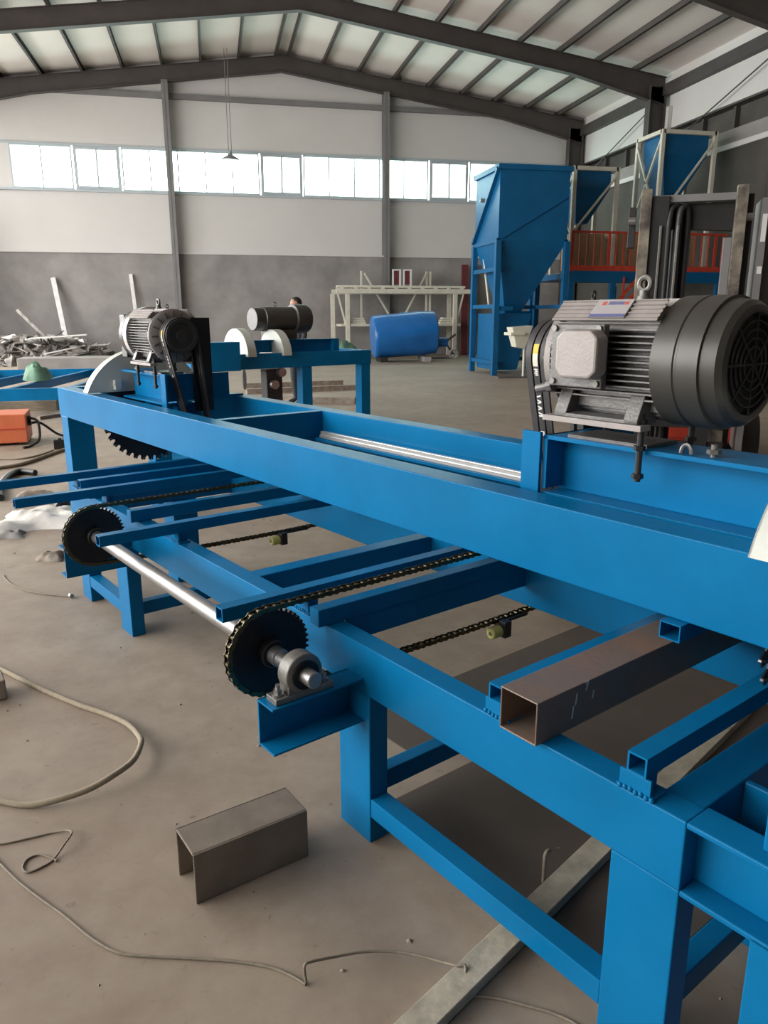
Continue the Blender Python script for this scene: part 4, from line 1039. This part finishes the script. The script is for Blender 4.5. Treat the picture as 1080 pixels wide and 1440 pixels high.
# ================================================================== FORKLIFT
fk = thing('forklift', 'black forklift with rusty worn mast standing behind the right-hand motor', 'forklift', (4.07, 6.27, 0), math.radians(-31))
def fb(name, mb, m, smooth=None, bevel=.004, parent=None): return obj(name, mb, m, parent or fk, (0, 0, 0), smooth, bevel)
HT = 2.55
for s in (-1, 1):
    xr = -.36 if s < 0 else .40
    fb('mast_rail', B(xr - .045, xr + .045, -.08, .02, .08, HT), 'forklift_worn')
    if s < 0: fb('mast_channel', B(-.315, -.17, -.05, .08, .08, HT - .06), 'forklift_black')
    else: fb('mast_channel', B(.29, .355, -.02, .06, .08, 2.14), 'frame_grey')
    fb('outer_channel', B(s * .47 - .03, s * .47 + .03, .03, .14, .08 if s > 0 else 2.08, HT - .06 if s > 0 else 2.42), 'forklift_black')
    q = MB(); q.cyl((s * .44, .0, 2.30), (s * .50, .0, 2.30), .035, 14); fb('mast_roller', q, 'steel', 35, 0)
    hx = -.13 if s < 0 else -.05
    q = MB(); q.tube(smooth_path([(hx - .03, -.03, .4), (hx - .03, -.03, 1.8), (hx - .03, -.03, 2.3), (hx, 0, 2.40), (hx + .04, .04, 2.34), (hx + .045, .06, 1.9), (hx + .045, .06, .5)], 6), .026, 8); fb('hydraulic_hose', q, 'rubber', 60, 0)
    cx = -.04 if s > 0 else -.10
    q = MB(); q.cyl((cx, .13, .2), (cx, .13, 2.3), .035, 14); fb('lift_cylinder', q, 'forklift_black', 35, 0)
    q = MB(); q.bar((-.155 + .07 * s, -.065, .5), (-.155 + .07 * s, -.065, 2.25), .022, .012, (0, 1, 0)); fb('lift_chain', q, 'cast_iron')
    fb('fork', B(s * .25 - .06, s * .25 + .06, -1.0, -.15, .03, .07), 'forklift_black'); fb('fork_shank', B(s * .25 - .06, s * .25 + .06, -.17, -.12, .03, .60), 'forklift_black')
fb('top_crossbar', B(-.30, .40, -.02, .07, 2.44, 2.50), 'frame_grey')
q = MB(); q.prism([(-.30, .08, 2.44), (-.30, .08, 2.24), (.40, .08, 2.20), (.40, .08, 2.44)], (0, .08, 0)); fb('guard_crossbar', q, 'forklift_black')
fb('carriage_bar', B(-.45, .45, -.14, -.10, .30, .40), 'forklift_black'); fb('carriage_bar', B(-.45, .45, -.14, -.10, .52, .60), 'forklift_black')
fb('side_plate', B(.56, .62, .0, .45, .3, 2.45), 'frame_grey'); fb('plate_label', B(.575, .612, -.006, 0, 2.10, 2.32), 'print_white', bevel=0); fb('plate_label', B(.575, .612, -.006, 0, 1.84, 1.90), 'print_white', bevel=0)
fb('body', B(-.52, .75, .45, 2.1, .30, .95), 'red', bevel=.05); fb('counterweight', B(-.50, .73, 2.1, 2.6, .25, 1.05), 'forklift_black', bevel=.08)
for (x, y, r) in ((-.5, .65, .30), (.72, .65, .30), (-.45, 2.1, .24), (.68, 2.1, .24)):
    q = MB(); q.lathe((x - .09, y, r), (1, 0, 0), [(0, r * .5), (0, r * .9), (.03, r), (.15, r), (.18, r * .9), (.18, r * .5)], 28); fb('wheel', q, 'rubber', 35, 0)
fb('seat', B(-.2, .4, 1.3, 1.85, .95, 1.12), 'black', bevel=.04); fb('seat_back', B(-.2, .4, 1.80, 1.92, 1.1, 1.5), 'black', bevel=.04)

# ================================================================== PENDANT LAMP
pl = thing('pendant_lamp', 'small grey metal pendant lamp hanging in front of the back windows', 'lamp', (.95, 29.0, 6.68))
q = MB(); q.lathe((0, 0, 0), (0, 0, 1), [(0, .33), (.03, .33), (.10, .24), (.16, .12), (.22, .07), (.30, .06)], 28); obj('shade', q, 'lamp_metal', pl, smooth=50)
for x in (-.05, .05): q = MB(); q.cyl((x, 0, .30), (x, 0, 3.62), .012, 8); obj('cord', q, 'frame_grey', pl)

# ================================================================== PERSON
def skin_fig(name, joints, edges_, m, parent=None):
    me = bpy.data.meshes.new(name); me.from_pydata([j[0] for j in joints], edges_, [])
    o = bpy.data.objects.new(name, me); COL.objects.link(o); me.materials.append(MATS[m])
    if parent: o.parent = parent
    sk = o.modifiers.new('skin', 'SKIN'); sd = o.modifiers.new('sub', 'SUBSURF'); sd.levels = 2; sd.render_levels = 2
    for i, j in enumerate(joints): me.skin_vertices[0].data[i].radius = j[1]
    me.skin_vertices[0].data[0].use_root = True
    return o
person = thing('person', 'person in dark work clothes standing behind the second bench motor', 'person', (1.392, 13.216, 0), -1.1)
person.scale = (1, 1, 1.025)
J = [((0, 0, .95), (.15, .11)), ((0, 0, 1.15), (.145, .105)), ((0, 0, 1.38), (.17, .11)), ((0, 0, 1.49), (.06, .06)),
     ((.18, 0, 1.42), (.065, .065)), ((.25, 0, 1.14), (.048, .048)), ((.22, -.14, .93), (.036, .036)),
     ((-.18, 0, 1.42), (.065, .065)), ((-.25, 0, 1.14), (.048, .048)), ((-.22, -.14, .93), (.036, .036)),
     ((.10, 0, .86), (.09, .095)), ((.11, -.01, .48), (.062, .068)), ((.11, .02, .10), (.042, .045)), ((.12, -.13, .045), (.042, .035)),
     ((-.10, 0, .86), (.09, .095)), ((-.11, -.01, .48), (.062, .068)), ((-.11, .02, .10), (.042, .045)), ((-.12, -.13, .045), (.042, .035))]
E_ = [(0, 1), (1, 2), (2, 3), (2, 4), (4, 5), (5, 6), (2, 7), (7, 8), (8, 9), (0, 10), (10, 11), (11, 12), (12, 13), (0, 14), (14, 15), (15, 16), (16, 17)]
skin_fig('body', J, E_, 'cloth_dark', person)
hd = MB()
prof = [(-.125, .02), (-.115, .05), (-.09, .066), (-.05, .076), (0, .083), (.04, .084), (.08, .070), (.105, .042), (.115, .01)]
hd.lathe((0, 0, 1.635), (0, 0, 1), prof, 24)
hd.xf(lambda x, y, z: (x * .93, y * 1.12 - (.012 if z < 1.62 else 0), z))
hd.prism([(-.012, -.088, 1.60), (.012, -.088, 1.60), (0, -.113, 1.605), (0, -.09, 1.65)], (0, .02, 0))
head = obj('head', hd, 'skin', person, smooth=60)
q = MB(); q.cyl((0, 0, 1.46), (0, 0, 1.55), .055, 16); obj('neck', q, 'skin', person, smooth=40)
for s in (-1, 1):
    q = MB(); q.lathe((s * .078, .01, 1.63), (s, 0, 0), [(0, .006), (.004, .026), (.012, .022), (.014, .004)], 12); obj('ear', q, 'skin', head, smooth=50)
    q = MB(); q.lathe((s * .030, -.088, 1.642), (0, -1, 0), [(0, .012), (.004, .010), (.006, .002)], 12); obj('eye', q, 'black', head, smooth=50)
    hnd = [((s * .22, -.14, .93), (.034, .022)), ((s * .22, -.16, .86), (.040, .018))]
    ed = [(0, 1)]
    for k in range(4): hnd += [((s * .22 + (k - 1.5) * .018, -.17, .81), (.009, .009)), ((s * .22 + (k - 1.5) * .018, -.175 - .01, .775 - (.008 if k in (1, 2) else 0)), (.008, .008))]; ed += [(1, 2 + 2 * k), (2 + 2 * k, 3 + 2 * k)]
    hnd += [((s * .18, -.185, .85), (.010, .010)), ((s * .172, -.20, .82), (.009, .009))]; ed += [(1, 10), (10, 11)]
    skin_fig('hand', hnd, ed, 'skin', person)
q = MB(); q.box(-.022, .022, -.097, -.090, 1.565, 1.572); obj('mouth', q, 'dark_red', head)
hr = MB(); hr.lathe((0, .012, 1.655), (0, 0, 1), [(-.06, .086), (0, .090), (.05, .086), (.085, .062), (.105, .02)], 24); hr.xf(lambda x, y, z: (x * .95, y * 1.1 + (.035 if (y < -.02 and z < 1.69) else 0), z)); obj('hair', hr, 'hair', person, smooth=60)

# ================================================================== FLOOR GRIT
rnd = random.Random(11); gm = MB()
for k in range(130):
    x, y = rnd.uniform(-2.0, 1.2), rnd.uniform(1.2, 7.5); r = rnd.uniform(.003, .010)
    n = 5; ring = [(x + r * rnd.uniform(.6, 1.2) * math.cos(2 * PI * i / n), y + r * rnd.uniform(.6, 1.2) * math.sin(2 * PI * i / n), 0) for i in range(n)]
    gm.add(ring + [(x, y, r * rnd.uniform(.4, .9))], [(i, (i + 1) % n, n) for i in range(n)] + [tuple(range(n - 1, -1, -1))])
tag(obj('floor_grit', gm, 'rusty'), 'tiny crumbs and grit scattered over the concrete floor', 'grit', kind='stuff')
